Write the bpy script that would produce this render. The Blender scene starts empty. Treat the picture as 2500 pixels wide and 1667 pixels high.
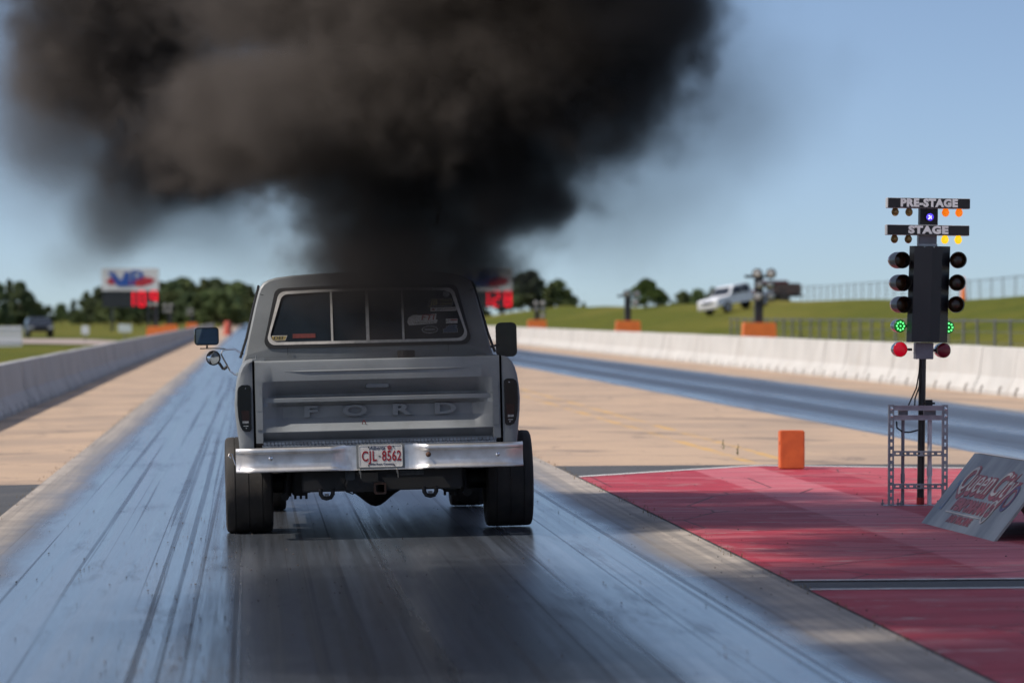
import bpy, bmesh, math, random
from mathutils import Vector, Matrix, Euler, noise as mnoise
R = math.radians
rnd = random.Random(7)
sc = bpy.context.scene
C = sc.collection

# ------------------------------------------------------------------ camera
CAM_H, FPX, YAW, PITCH = 1.54, 10000.0, R(3.65), R(0.352)
cam = bpy.data.cameras.new('camera')
cam.sensor_width = 36.0
cam.lens = 36.0 * FPX / 2500.0
cam.clip_start, cam.clip_end = 0.5, 9000.0
cam.dof.use_dof = True
cam.dof.focus_distance = 29.4
cam.dof.aperture_fstop = 3.0
camo = bpy.data.objects.new('camera', cam)
C.objects.link(camo)
camo.location = (0, 0, CAM_H)
camo.rotation_euler = (math.pi / 2 - PITCH, 0, -YAW)
sc.camera = camo

# ------------------------------------------------------------------ sky, sun, exposure
SUN_EL, SUN_AZ = R(52), R(17)            # light travels towards +X, turned a little towards +Y
w = bpy.data.worlds.new('World'); sc.world = w; w.use_nodes = True
nt = w.node_tree
sky = nt.nodes.new('ShaderNodeTexSky'); sky.sky_type = 'NISHITA'; sky.sun_disc = False
sky.sun_elevation = SUN_EL
sky.sun_rotation = R(-90) - SUN_AZ
sky.air_density, sky.dust_density, sky.ozone_density = 1.0, 2.0, 1.4
nt.nodes['Background'].inputs['Strength'].default_value = 0.15
nt.links.new(sky.outputs[0], nt.nodes['Background'].inputs['Color'])
# the whole dome is read a little higher up, so that the clear blue of the day reaches down to the horizon
tc = nt.nodes.new('ShaderNodeTexCoord'); mp = nt.nodes.new('ShaderNodeVectorMath'); mp.operation = 'MULTIPLY_ADD'
mp.inputs[1].default_value = (1, 1, 2.4); mp.inputs[2].default_value = (0, 0, .088)
nt.links.new(tc.outputs['Generated'], mp.inputs[0]); nt.links.new(mp.outputs[0], sky.inputs[0])
sl = bpy.data.lights.new('sun', 'SUN'); sl.energy = 4.2; sl.angle = R(0.53); sl.color = (1.0, 0.94, 0.86)
slo = bpy.data.objects.new('sun', sl); C.objects.link(slo)
ldir = Vector((math.cos(SUN_EL) * math.cos(SUN_AZ), math.cos(SUN_EL) * math.sin(SUN_AZ), -math.sin(SUN_EL)))
slo.rotation_euler = ldir.to_track_quat('-Z', 'Y').to_euler()
slo.location = (-20, 10, 30)
sc.view_settings.view_transform = 'Standard'; sc.view_settings.look = 'None'
sc.view_settings.exposure = 0.08; sc.view_settings.gamma = 1.0
sc.view_settings.use_curve_mapping = False
cy = sc.cycles
cy.use_denoising = True
try: cy.denoiser = 'OPENIMAGEDENOISE'
except Exception: pass
cy.max_bounces = 6; cy.diffuse_bounces = 2; cy.glossy_bounces = 3; cy.transmission_bounces = 4
cy.volume_bounces = 0; cy.transparent_max_bounces = 12
cy.volume_step_rate = 4.0; cy.volume_max_steps = 64
cy.use_adaptive_sampling = True; cy.adaptive_threshold = 0.018; cy.adaptive_min_samples = 24
cy.sample_clamp_indirect = 6.0
cy.caustics_reflective = False; cy.caustics_refractive = False

# ------------------------------------------------------------------ helpers
def at(u, v, d):
    """world point seen at photo pixel (u, v of 2500 x 1667) at camera depth d"""
    q = Vector(((u - 1250) / FPX * d, (833.5 - v) / FPX * d, -d))
    return camo.matrix_basis @ q
camo.matrix_basis = Matrix.Translation(camo.location) @ camo.rotation_euler.to_matrix().to_4x4()

class MB:
    def __init__(s): s.v = []; s.f = []; s.m = []; s.cur = 0
    def add(s, vs, fs):
        o = len(s.v); s.v += [tuple(p) for p in vs]
        for f in fs: s.f.append(tuple(o + i for i in f)); s.m.append(s.cur)
        return s
    def box(s, c, d, M=None):
        x, y, z = d[0] / 2, d[1] / 2, d[2] / 2
        vs = [Vector((a * x, b * y, e * z)) for e in (-1, 1) for b in (-1, 1) for a in (-1, 1)]
        if M is not None: vs = [M @ p for p in vs]
        c = Vector(c)
        return s.add([p + c for p in vs], [(0, 2, 3, 1), (4, 5, 7, 6), (0, 1, 5, 4), (2, 6, 7, 3), (0, 4, 6, 2), (1, 3, 7, 5)])
    def bbox(s, c, d, b=0.01, M=None):
        """box with chamfered edges (bevelled)"""
        x, y, z = d[0] / 2, d[1] / 2, d[2] / 2; b = min(b, x * .9, y * .9, z * .9)
        bm = bmesh.new(); bmesh.ops.create_cube(bm, size=1)
        for q in bm.verts: q.co = Vector((q.co.x * d[0], q.co.y * d[1], q.co.z * d[2]))
        bmesh.ops.bevel(bm, geom=bm.edges[:], offset=b, segments=2, affect='EDGES')
        return s.bm(bm, M, c)
    def bm(s, bm, M=None, c=(0, 0, 0)):
        bm.verts.index_update(); c = Vector(c)
        vs = [((M @ q.co) if M is not None else q.co.copy()) + c for q in bm.verts]
        fs = [tuple(x.index for x in f.verts) for f in bm.faces]
        bm.free(); return s.add(vs, fs)
    def tube(s, pts, r, n=10, cap=True):
        pts = [Vector(p) for p in pts]; rings = []
        rr = r if isinstance(r, (list, tuple)) else [r] * len(pts)
        up = Vector((0, 0, 1)); prev = None
        for i, p in enumerate(pts):
            t = (pts[min(i + 1, len(pts) - 1)] - pts[max(i - 1, 0)]).normalized()
            if prev is None:
                a = t.cross(up)
                if a.length < 1e-3: a = t.cross(Vector((1, 0, 0)))
            else: a = prev - t * prev.dot(t)
            a.normalize(); prev = a; b = t.cross(a)
            rings.append([p + (a * math.cos(k * math.tau / n) + b * math.sin(k * math.tau / n)) * rr[i] for k in range(n)])
        o = []; fs = []
        for q in rings: o += q
        for i in range(len(rings) - 1):
            for k in range(n):
                fs.append((i * n + k, i * n + (k + 1) % n, (i + 1) * n + (k + 1) % n, (i + 1) * n + k))
        if cap: fs += [tuple(range(n))[::-1], tuple((len(rings) - 1) * n + k for k in range(n))]
        return s.add(o, fs)
    def lathe(s, prof, M=None, n=24, cap=True):
        """prof: (r, h) list, axis local Z, M places it"""
        vs = []; fs = []
        for r, h in prof:
            for k in range(n): vs.append(Vector((r * math.cos(k * math.tau / n), r * math.sin(k * math.tau / n), h)))
        for i in range(len(prof) - 1):
            for k in range(n): fs.append((i * n + k, i * n + (k + 1) % n, (i + 1) * n + (k + 1) % n, (i + 1) * n + k))
        if cap: fs += [tuple(range(n))[::-1], tuple((len(prof) - 1) * n + k for k in range(n))]
        if M is not None: vs = [M @ p for p in vs]
        return s.add(vs, fs)
    def prism(s, poly, t, M=None):
        """poly in local XY, extruded along local +Z by t"""
        n = len(poly)
        vs = [Vector((x, y, 0)) for x, y in poly] + [Vector((x, y, t)) for x, y in poly]
        fs = [tuple(range(n))[::-1], tuple(range(n, 2 * n))] + [(i, (i + 1) % n, n + (i + 1) % n, n + i) for i in range(n)]
        if M is not None: vs = [M @ p for p in vs]
        return s.add(vs, fs)
    def ring(s, outer, inner, t, M=None):
        n = len(outer)
        vs = [Vector((x, y, h)) for h in (0, t) for L in (outer, inner) for x, y in L]
        fs = []
        for i in range(n):
            j = (i + 1) % n
            fs += [(i, n + i, n + j, j), (2 * n + i, 2 * n + j, 3 * n + j, 3 * n + i), (i, j, 2 * n + j, 2 * n + i), (n + i, 3 * n + i, 3 * n + j, n + j)]
        if M is not None: vs = [M @ p for p in vs]
        return s.add(vs, fs)
    def grid(s, rows, closed=False):
        n = len(rows[0]); vs = []; fs = []
        for r in rows: vs += [Vector(p) for p in r]
        for i in range(len(rows) - 1):
            for k in range(n if closed else n - 1):
                fs.append((i * n + k, i * n + (k + 1) % n, (i + 1) * n + (k + 1) % n, (i + 1) * n + k))
        return s.add(vs, fs)
    def mesh(s, name, mats, smooth=None):
        me = bpy.data.meshes.new(name); me.from_pydata(s.v, [], s.f)
        for m in (mats if isinstance(mats, (list, tuple)) else [mats]): me.materials.append(m)
        me.polygons.foreach_set('material_index', s.m)
        bm = bmesh.new(); bm.from_mesh(me)
        bmesh.ops.recalc_face_normals(bm, faces=bm.faces[:]) if len(bm.faces) < 60000 else None
        bm.to_mesh(me); bm.free()
        if smooth:
            me.polygons.foreach_set('use_smooth', [True] * len(me.polygons))
            me.set_sharp_from_angle(angle=R(smooth))
        me.update(); return me
    def build(s, name, mats, parent=None, smooth=None, label=None):
        o = bpy.data.objects.new(name, s.mesh(name, mats, smooth)); C.objects.link(o)
        if parent is not None: o.parent = parent
        if label: o['label'] = label
        return o
def tag(o, label=None, cat=None, group=None, kind=None):
    if label: o['label'] = label
    if cat: o['category'] = cat
    if group: o['group'] = group
    if kind: o['kind'] = kind
    return o
def empty(name, loc, label, cat, group=None, rot=(0, 0, 0)):
    o = bpy.data.objects.new(name, None); C.objects.link(o); o.location = loc; o.rotation_euler = rot
    o.empty_display_size = 0.2
    return tag(o, label, cat, group)
def copy_tree(o, parent=None):
    c = o.copy(); C.objects.link(c); c.parent = parent
    for ch in [x for x in o.children]: copy_tree(ch, c)
    return c
def rrect(w, h, r, n=5, cx=0, cy=0):
    out = []
    for (sx, sy, a0) in ((1, -1, -90), (1, 1, 0), (-1, 1, 90), (-1, -1, 180)):
        for k in range(n + 1):
            a = R(a0 + 90 * k / n)
            out.append((cx + sx * (w / 2 - r) + r * math.cos(a), cy + sy * (h / 2 - r) + r * math.sin(a)))
    return out
REAR = Matrix(((1, 0, 0, 0), (0, 0, -1, 0), (0, 1, 0, 0), (0, 0, 0, 1)))     # local XY -> world XZ, local +Z -> -Y (to the camera)
def MT(x, y, z): return Matrix.Translation((x, y, z))
def text_mb(body, size, M, ext=0.002, sx=1.0, shear=0.0, off=0.0, space=1.0, align='CENTER'):
    cu = bpy.data.curves.new('lettering', 'FONT'); cu.body = body; cu.size = size; cu.extrude = ext / 2
    cu.align_x = align; cu.align_y = 'CENTER'; cu.shear = shear; cu.offset = off; cu.space_character = space
    cu.resolution_u = 3
    o = bpy.data.objects.new('lettering', cu); C.objects.link(o)
    dg = bpy.context.evaluated_depsgraph_get()
    me = bpy.data.meshes.new_from_object(o.evaluated_get(dg))
    b = MB(); S = Matrix.Diagonal((sx, 1, 1, 1))
    b.add([M @ S @ v.co for v in me.vertices], [tuple(p.vertices) for p in me.polygons])
    bpy.data.objects.remove(o); bpy.data.curves.remove(cu); bpy.data.meshes.remove(me)
    return b

# ------------------------------------------------------------------ materials
def L3(c): return (c[0], c[1], c[2], 1.0)
class NT:
    def __init__(s, name):
        s.mat = bpy.data.materials.new(name); s.mat.use_nodes = True; s.t = s.mat.node_tree
        s.b = s.t.nodes['Principled BSDF']; s.out = s.t.nodes['Material Output']
    def n(s, typ, **kw):
        x = s.t.nodes.new(typ)
        for k, v in kw.items(): setattr(x, k, v)
        return x
    def l(s, a, b): s.t.links.new(a, b)
    def setin(s, node, k, v):
        if hasattr(v, 'is_output') or isinstance(v, bpy.types.NodeSocket): s.l(v, node.inputs[k])
        else: node.inputs[k].default_value = v
    def math(s, op, a, b=None, c=None, clamp=False):
        x = s.n('ShaderNodeMath', operation=op, use_clamp=clamp)
        s.setin(x, 0, a)
        if b is not None: s.setin(x, 1, b)
        if c is not None: s.setin(x, 2, c)
        return x.outputs[0]
    def mix(s, f, a, b, blend='MIX'):
        x = s.n('ShaderNodeMix', data_type='RGBA', blend_type=blend)
        s.setin(x, 0, f)
        s.setin(x, 6, L3(a) if isinstance(a, (tuple, list)) else a); s.setin(x, 7, L3(b) if isinstance(b, (tuple, list)) else b)
        return x.outputs[2]
    def ramp(s, f, a, b, lo=0.0, hi=1.0):
        x = s.n('ShaderNodeMapRange'); x.clamp = True; x.interpolation_type = 'SMOOTHSTEP'
        s.setin(x, 0, f); x.inputs[1].default_value = a; x.inputs[2].default_value = b
        x.inputs[3].default_value = lo; x.inputs[4].default_value = hi
        return x.outputs[0]
    def coord(s, kind='pos', scale=(1, 1, 1)):
        if kind == 'pos': o = s.n('ShaderNodeNewGeometry').outputs['Position']
        else: o = s.n('ShaderNodeTexCoord').outputs['Object']
        m = s.n('ShaderNodeMapping'); s.l(o, m.inputs[0]); m.inputs[3].default_value = scale
        return m.outputs[0]
    def noise(s, vec, scale=1, detail=5, rough=.55, dist=0.0):
        x = s.n('ShaderNodeTexNoise'); s.l(vec, x.inputs['Vector']); x.inputs['Scale'].default_value = scale
        x.inputs['Detail'].default_value = detail; x.inputs['Roughness'].default_value = rough; x.inputs['Distortion'].default_value = dist
        return x.outputs['Fac']
    def bump(s, h, strength=.3, dist=.01):
        x = s.n('ShaderNodeBump'); x.inputs['Strength'].default_value = strength; x.inputs['Distance'].default_value = dist
        s.l(h, x.inputs['Height']); s.l(x.outputs[0], s.b.inputs['Normal'])
    def col(s, v): s.setin(s.b, 'Base Color', L3(v) if isinstance(v, (tuple, list)) else v)
    def rough(s, v): s.setin(s.b, 'Roughness', v)
MATS = {}
def M(name, col, col2=None, scale=6, rough=.6, metal=0.0, bump=0.0, bscale=40, spec=.5, coat=0.0, emit=None, es=0.0, var=.18, stretch=(1, 1, 1), rvar=.1):
    if name in MATS: return MATS[name]
    q = NT(name); c = q.coord('obj', stretch)
    nz = q.noise(c, scale, 6)
    f = q.ramp(nz, .35, .68)
    c2 = col2 if col2 else tuple(x * (1 - var) for x in col)
    q.col(q.mix(f, col, c2))
    q.rough(q.math('ADD', rough - rvar / 2, q.math('MULTIPLY', nz, rvar)))
    q.b.inputs['Metallic'].default_value = metal
    q.b.inputs['Specular IOR Level'].default_value = spec
    q.b.inputs['Coat Weight'].default_value = coat
    if bump: q.bump(q.noise(c, bscale, 4), bump, .004)
    if emit: q.b.inputs['Emission Color'].default_value = L3(emit); q.b.inputs['Emission Strength'].default_value = es
    MATS[name] = q.mat; return q.mat

def mat_lane(name, edges, grooves, cx):
    """rubbered concrete drag lane; edges = (left clean, left rub, right rub, right clean) X positions"""
    q = NT(name); g = q.n('ShaderNodeNewGeometry').outputs['Position']
    sp = q.n('ShaderNodeSeparateXYZ'); q.l(g, sp.inputs[0]); X, Y = sp.outputs[0], sp.outputs[1]
    cs = q.coord('pos', (1, .008, 1)); cm = q.coord('pos', (1, .004, 1)); cf = q.coord('pos', (1, 1, 1)); ct = q.coord('pos', (.12, 1, 1))
    wob = q.math('MULTIPLY', q.math('SUBTRACT', q.noise(q.coord('pos', (.6, .12, 1)), 1.0, 5, .65), .5), .55)
    Xw = q.math('ADD', X, wob)
    rub = q.math('MULTIPLY', q.ramp(Xw, edges[0], edges[1]), q.ramp(Xw, edges[3], edges[2]))
    streak = q.noise(cs, 9.0, 6, .7)
    fine = q.noise(cs, 42.0, 4, .7)
    broad = q.noise(cm, 1.7, 4, .6)
    speck = q.noise(cf, 60, 3, .8)
    patch = q.noise(cf, 1.3, 6, .6)
    trans = q.noise(ct, 5.0, 5, .65)
    conc = q.mix(q.ramp(q.noise(cf, 2.2, 7, .65), .35, .7), (.40, .335, .27), (.27, .225, .185))
    conc = q.mix(q.ramp(q.noise(cf, 45, 3, .7), .55, .75), conc, (.20, .17, .15))
    dark = q.mix(q.ramp(streak, .38, .66), (.045, .054, .068), (.125, .148, .185))
    dark = q.mix(q.math('MULTIPLY', q.ramp(fine, .52, .74), .45), dark, (.12, .13, .15))
    dark = q.mix(q.math('MULTIPLY', q.ramp(trans, .60, .78), .15), dark, (.02, .021, .025))
    hair = q.noise(q.coord('pos', (1, .012, 1)), 120.0, 3, .7)
    dark = q.mix(q.math('MULTIPLY', q.ramp(hair, .52, .68), .40), dark, (.015, .016, .018))
    blot = q.noise(q.coord('pos', (1, .10, 1)), 2.6, 7, .75)
    dark = q.mix(q.math('MULTIPLY', q.ramp(blot, .54, .70), .40), dark, (.018, .019, .022))
    lines = q.ramp(q.noise(q.coord('pos', (1, .0012, 1)), 15.0, 3, .62, .03), .575, .63)
    dark = q.mix(q.math('MULTIPLY', lines, .7), dark, (.012, .012, .014))
    pale = q.ramp(q.noise(q.coord('pos', (1, .006, 1)), 5.0, 6, .72, .1), .53, .70)
    dark = q.mix(q.math('MULTIPLY', pale, .35), dark, (.13, .14, .155))
    gm = None
    for (gx, gw) in grooves:
        d = q.math('ABSOLUTE', q.math('SUBTRACT', q.math('ADD', X, q.math('ADD', q.math('MULTIPLY', wob, .9), q.math('MULTIPLY', q.math('SUBTRACT', streak, .5), .9))), gx))
        f = q.ramp(d, gw * 1.35, gw * .1)
        gm = f if gm is None else q.math('MAXIMUM', gm, f)
    dark = q.mix(q.math('MULTIPLY', gm, .80), dark, (.014, .0145, .016))
    dark = q.mix(q.math('MULTIPLY', q.ramp(patch, .62, .80), .16), dark, (.10, .09, .08))
    rubf = q.math('MULTIPLY', rub, q.ramp(q.math('ADD', q.math('MULTIPLY', streak, .6), q.math('MULTIPLY', broad, .4)), .16, .40))
    edge_scuff = q.math('MULTIPLY', q.ramp(streak, .42, .60), .55)
    conc = q.mix(edge_scuff, conc, (.13, .115, .10))
    c = q.mix(rubf, conc, dark)
    c = q.mix(q.math('MULTIPLY', q.ramp(speck, .67, .74), .8), c, (.015, .015, .016))
    # slab joints across the lane
    m = q.math('ABSOLUTE', q.math('SUBTRACT', q.math('FRACT', q.math('MULTIPLY', Y, 1 / 5.2)), .5))
    jt = q.ramp(m, .0035, .0012)
    c = q.mix(q.math('MULTIPLY', jt, .55), c, (.03, .03, .03))
    q.col(c)
    rr = q.math('ADD', .06, q.math('MULTIPLY', streak, .20))
    rr = q.math('ADD', rr, q.math('ADD', q.math('MULTIPLY', gm, .22), q.math('ADD', q.math('MULTIPLY', lines, .10), q.math('MULTIPLY', q.ramp(blot, .52, .72), .08))))
    q.rough(q.math('ADD', q.math('MULTIPLY', rubf, rr), q.math('MULTIPLY', q.math('SUBTRACT', 1, rubf), .85)))
    q.b.inputs['Specular IOR Level'].default_value = .85
    h = q.math('ADD', q.math('ADD', q.math('MULTIPLY', fine, .5), q.math('MULTIPLY', speck, .5)), q.math('MULTIPLY', hair, .3))
    q.bump(h, .08, .003)
    return q.mat
def mat_tan(name, red=False):
    q = NT(name); g = q.n('ShaderNodeNewGeometry').outputs['Position']
    sp = q.n('ShaderNodeSeparateXYZ'); q.l(g, sp.inputs[0]); X, Y = sp.outputs[0], sp.outputs[1]
    cf = q.coord('pos', (1, 1, 1)); cl = q.coord('pos', (1, .25, 1))
    big = q.noise(cf, .35, 6, .6); fine = q.noise(cf, 30, 4, .75); peb = q.noise(cf, 95, 2, .6); strk = q.noise(cl, 1.6, 6, .65, 1.5)
    c = q.mix(q.ramp(big, .35, .68), (.48, .335, .225), (.36, .262, .19))
    c = q.mix(q.math('MULTIPLY', q.ramp(fine, .48, .72), .5), c, (.26, .20, .155))
    c = q.mix(q.math('MULTIPLY', q.ramp(peb, .6, .75), .45), c, (.60, .49, .38))
    c = q.mix(q.math('MULTIPLY', q.ramp(strk, .56, .70), .55), c, (.17, .135, .11))
    skid = q.n('ShaderNodeTexWave', wave_type='RINGS', rings_direction='SPHERICAL'); q.l(q.coord('pos', (1, .22, 1)), skid.inputs['Vector']); skid.inputs['Scale'].default_value = .16; skid.inputs['Distortion'].default_value = 5.0; skid.inputs['Detail'].default_value = 3.0; skid.inputs['Detail Scale'].default_value = .6
    c = q.mix(q.math('MULTIPLY', q.math('MULTIPLY', q.ramp(skid.outputs['Fac'], .93, .985), q.ramp(big, .42, .60)), .5), c, (.13, .11, .095))
    # worn yellow centre lines
    for yx in (5.10, 5.52):
        d = q.math('ABSOLUTE', q.math('SUBTRACT', X, yx))
        f = q.math('MULTIPLY', q.ramp(d, .075, .055), q.ramp(q.noise(cl, 2.3, 6, .7), .40, .62))
        c = q.mix(q.math('MULTIPLY', f, .75), c, (.58, .34, .10))
    q.col(c); q.rough(.9); q.bump(q.math('ADD', fine, peb), .5, .006)
    q.b.inputs['Specular IOR Level'].default_value = .25
    return q.mat
def mat_asphalt(name):
    q = NT(name); cf = q.coord('pos')
    a = q.noise(cf, 55, 3, .7); b = q.noise(cf, 1.1, 6, .6)
    c = q.mix(q.ramp(a, .4, .7), (.050, .050, .052), (.085, .083, .080)); c = q.mix(q.math('MULTIPLY', q.ramp(b, .45, .7), .5), c, (.11, .10, .09))
    q.col(c); q.rough(.85); q.bump(a, .4, .005); return q.mat
def mat_red(name):
    q = NT(name); g = q.n('ShaderNodeNewGeometry').outputs['Position']
    sp = q.n('ShaderNodeSeparateXYZ'); q.l(g, sp.inputs[0]); X, Y = sp.outputs[0], sp.outputs[1]
    cf = q.coord('pos'); ct = q.coord('pos', (.16, 1, 1))
    wob = q.math('MULTIPLY', q.math('SUBTRACT', q.noise(cf, 2.0, 4), .5), .06)
    Xw = q.math('ADD', X, wob)
    tr = q.noise(ct, 7, 6, .7); fine = q.noise(cf, 60, 3, .7); big = q.noise(cf, .8, 6, .6)
    c = q.mix(q.ramp(big, .3, .7), (.42, .040, .056), (.32, .031, .045))
    # broad paint passes of different age
    p1 = q.math('MULTIPLY', q.ramp(Xw, 4.26, 4.30), q.ramp(Xw, 5.02, 4.98))
    c = q.mix(q.math('MULTIPLY', p1, .62), c, (.56, .17, .19))
    p2 = q.ramp(Xw, 5.55, 5.60); c = q.mix(q.math('MULTIPLY', p2, .30), c, (.55, .16, .17))
    br = q.n('ShaderNodeTexBrick'); q.l(q.coord('pos', (.9, .9, 1)), br.inputs['Vector']); br.inputs['Scale'].default_value = .8
    br.inputs['Mortar Size'].default_value = 0; br.inputs['Color1'].default_value = (0, 0, 0, 1); br.inputs['Color2'].default_value = (1, 1, 1, 1)
    c = q.mix(q.math('MULTIPLY', q.ramp(br.outputs['Color'], .62, .85), .28), c, (.50, .20, .21))
    c = q.mix(q.math('MULTIPLY', q.ramp(tr, .46, .70), .62), c, (.22, .034, .044))
    c = q.mix(q.math('MULTIPLY', q.ramp(fine, .60, .78), .40), c, (.62, .30, .30))
    scr = q.noise(q.coord('pos', (.06, 1.2, 1)), 9, 4, .75)
    c = q.mix(q.math('MULTIPLY', q.ramp(scr, .58, .70), .7), c, (.085, .03, .035))
    wear = q.noise(q.coord('pos', (.5, 1, 1)), 3.4, 8, .78)
    c = q.mix(q.math('MULTIPLY', q.ramp(wear, .56, .64), .75), c, (.40, .25, .23))
    c = q.mix(q.math('MULTIPLY', q.ramp(q.noise(cf, 14, 5, .8), .63, .70), .8), c, (.06, .03, .03))
    ck = q.n('ShaderNodeTexVoronoi', feature='DISTANCE_TO_EDGE'); q.l(q.coord('pos', (.7, .45, 1)), ck.inputs['Vector']); ck.inputs['Scale'].default_value = .8
    c = q.mix(q.math('MULTIPLY', q.ramp(q.math('ADD', ck.outputs['Distance'], q.math('MULTIPLY', wear, .02)), .018, .011), .8), c, (.05, .02, .02))
    q.col(c); q.rough(q.math('ADD', .50, q.math('MULTIPLY', tr, .3))); q.bump(q.math('ADD', fine, tr), .35, .005)
    q.b.inputs['Specular IOR Level'].default_value = .22
    return q.mat
def mat_ground(name):
    q = NT(name); cf = q.coord('pos'); cl = q.coord('pos', (1, .3, 1))
    a = q.noise(cl, .035, 6, .6); b = q.noise(cf, .22, 6, .7); d = q.noise(cf, 1.1, 6, .75)
    g = q.mix(q.ramp(b, .35, .68), (.080, .092, .010), (.118, .115, .014))
    g = q.mix(q.ramp(a, .44, .62), g, (.175, .148, .028))
    g = q.mix(q.math('MULTIPLY', q.ramp(d, .42, .72), .75), g, (.034, .047, .006))
    q.col(g); q.rough(.95); q.bump(q.math('ADD', d, b), .8, .12); q.b.inputs['Specular IOR Level'].default_value = .1
    return q.mat
def mat_concrete(name, base, stain, vert=True):
    q = NT(name); cp = q.coord('pos'); cv = q.coord('pos', (1, 1, .12))
    a = q.noise(cp, .9, 6, .6); v = q.noise(cv, 2.6, 6, .7); f = q.noise(cp, 26, 4, .7)
    c = q.mix(q.ramp(a, .35, .7), base, tuple(x * .86 for x in base))
    c = q.mix(q.math('MULTIPLY', q.ramp(v, .52, .74), .55), c, stain)
    c = q.mix(q.math('MULTIPLY', q.ramp(f, .6, .78), .3), c, tuple(x * .6 for x in base))
    q.col(c); q.rough(.88); q.bump(f, .3, .006); q.b.inputs['Specular IOR Level'].default_value = .25
    return q.mat
def mat_leaf(name, c1, c2):
    q = NT(name); cp = q.coord('pos'); a = q.noise(cp, .6, 5, .6)
    oi = q.n('ShaderNodeObjectInfo'); hs = q.n('ShaderNodeHueSaturation'); q.l(q.mix(q.ramp(a, .35, .68), c1, c2), hs.inputs['Color'])
    q.l(q.math('ADD', .475, q.math('MULTIPLY', oi.outputs['Random'], .05)), hs.inputs['Hue']); q.l(q.math('ADD', .65, q.math('MULTIPLY', oi.outputs['Random'], .7)), hs.inputs['Value'])
    q.col(hs.outputs[0]); q.rough(.7); q.b.inputs['Specular IOR Level'].default_value = .2
    tr = q.n('ShaderNodeBsdfTranslucent'); tr.inputs[0].default_value = L3(tuple(x * 1.2 for x in c2))
    mx = q.n('ShaderNodeMixShader'); mx.inputs[0].default_value = .25
    q.l(q.b.outputs[0], mx.inputs[1]); q.l(tr.outputs[0], mx.inputs[2]); q.l(mx.outputs[0], q.out.inputs[0])
    return q.mat
def mat_glass(name, tint=(.02, .03, .04), thru=.10, rough=.03):
    q = NT(name); q.col(tint); q.rough(rough); q.b.inputs['Specular IOR Level'].default_value = .6
    t = q.n('ShaderNodeBsdfTransparent'); t.inputs[0].default_value = (.55, .65, .7, 1)
    mx = q.n('ShaderNodeMixShader'); mx.inputs[0].default_value = thru
    q.l(q.b.outputs[0], mx.inputs[1]); q.l(t.outputs[0], mx.inputs[2]); q.l(mx.outputs[0], q.out.inputs[0])
    return q.mat

m_tan = mat_tan('tan_aggregate'); m_asph = mat_asphalt('dark_asphalt'); m_red = mat_red('red_paint'); m_ground = mat_ground('grass')
m_lane = mat_lane('rubbered_lane', (-1.98, -1.40, 2.45, 2.90), ((.35, .62), (1.30, .62)), .9)
m_lane2 = mat_lane('rubbered_lane_far', (7.75, 8.15, 12.0, 12.55), ((9.20, .75), (11.1, 1.15)), 10.2)
m_white = M('white_line_paint', (.72, .70, .66), (.50, .46, .42), 18, .7)
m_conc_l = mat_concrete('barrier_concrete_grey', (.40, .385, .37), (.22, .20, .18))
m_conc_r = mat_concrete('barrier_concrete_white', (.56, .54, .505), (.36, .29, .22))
m_kerbgrass = mat_leaf('dry_grass', (.20, .15, .08), (.28, .22, .12))

# ------------------------------------------------------------------ the setting
def P(x):
    if x < 3.03: return .02 * (x - .89)
    if x < 5.3: return .0428 + .004 * (x - 3.03)
    if x < 8: return .0519
    return .0519 - .010 * (x - 8)
def strip(name, mat, xs, ys, dz=0.0):
    b = MB(); b.grid([[(x, y, P(x) + dz) for x in xs] for y in ys])
    return tag(b.build(name, mat), kind='structure')
def lerp_list(a, b, n): return [a + (b - a) * i / n for i in range(n + 1)]
YS = [-15, 0, 15, 30, 45, 80, 150, 300, 600, 900]
YT = [39.2, 45, 80, 150, 300, 600, 900]
strip('lane_road', m_lane, lerp_list(-2.0, 3.03, 8), YS)
strip('lane_road', m_lane2, [7.9, 8.5, 10, 11.5, 12.6], YS)
strip('shoulder_pavement', m_tan, [-4.6, -3.9, -3, -2.0], YT)
strip('shoulder_pavement', m_tan, [12.6, 13.5, 14.6, 15.5], YS)
strip('median_pavement', m_tan, [3.03, 4, 5.3, 6.5, 7.9], [40.9] + YT[1:])
strip('starting_apron', m_asph, [3.03, 4, 5.3, 6.5, 7.9], [-15, 0, 15, 30, 40.9])
strip('shoulder_asphalt', m_asph, [-4.6, -3.9, -3, -2.0], [-15, 0, 15, 30, 39.2])
# red painted pad: pointed towards the track, split by a black strip
def poly_sheet(name, mat, pts, dz):
    b = MB(); b.add([(x, y, P(x) + dz) for x, y in pts], [tuple(range(len(pts)))])
    return tag(b.build(name, mat), kind='structure')
def red_sheet(name, y0, far):
    b = MB(); xs = lerp_list(3.045, 7.85, 24); n = 10
    b.grid([[(x, y0 + (far(x) - y0) * k / n, P(x) + .004) for x in xs] for k in range(n + 1)])
    return tag(b.build(name, m_red), kind='structure')
far_edge = lambda x: 37.9 + (x - 3.03) * 1.28 if x < 5.0 else 40.42 - (x - 5.0) * .42
red_sheet('red_pad', 22.98, far_edge)
red_sheet('red_pad', -10.0, lambda x: 22.22)
def line_strip(f0, f1, dz=.008):
    b = MB(); xs = lerp_list(3.05, 7.84, 24)
    b.grid([[(x, f0(x), P(x) + dz) for x in xs], [(x, f1(x), P(x) + dz) for x in xs]])
    return tag(b.build('white_line', m_white), kind='structure')
line_strip(lambda x: far_edge(x) - .01, lambda x: far_edge(x) + .17)
line_strip(lambda x: 22.94, lambda x: 23.02); line_strip(lambda x: 22.18, lambda x: 22.26)

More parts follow.
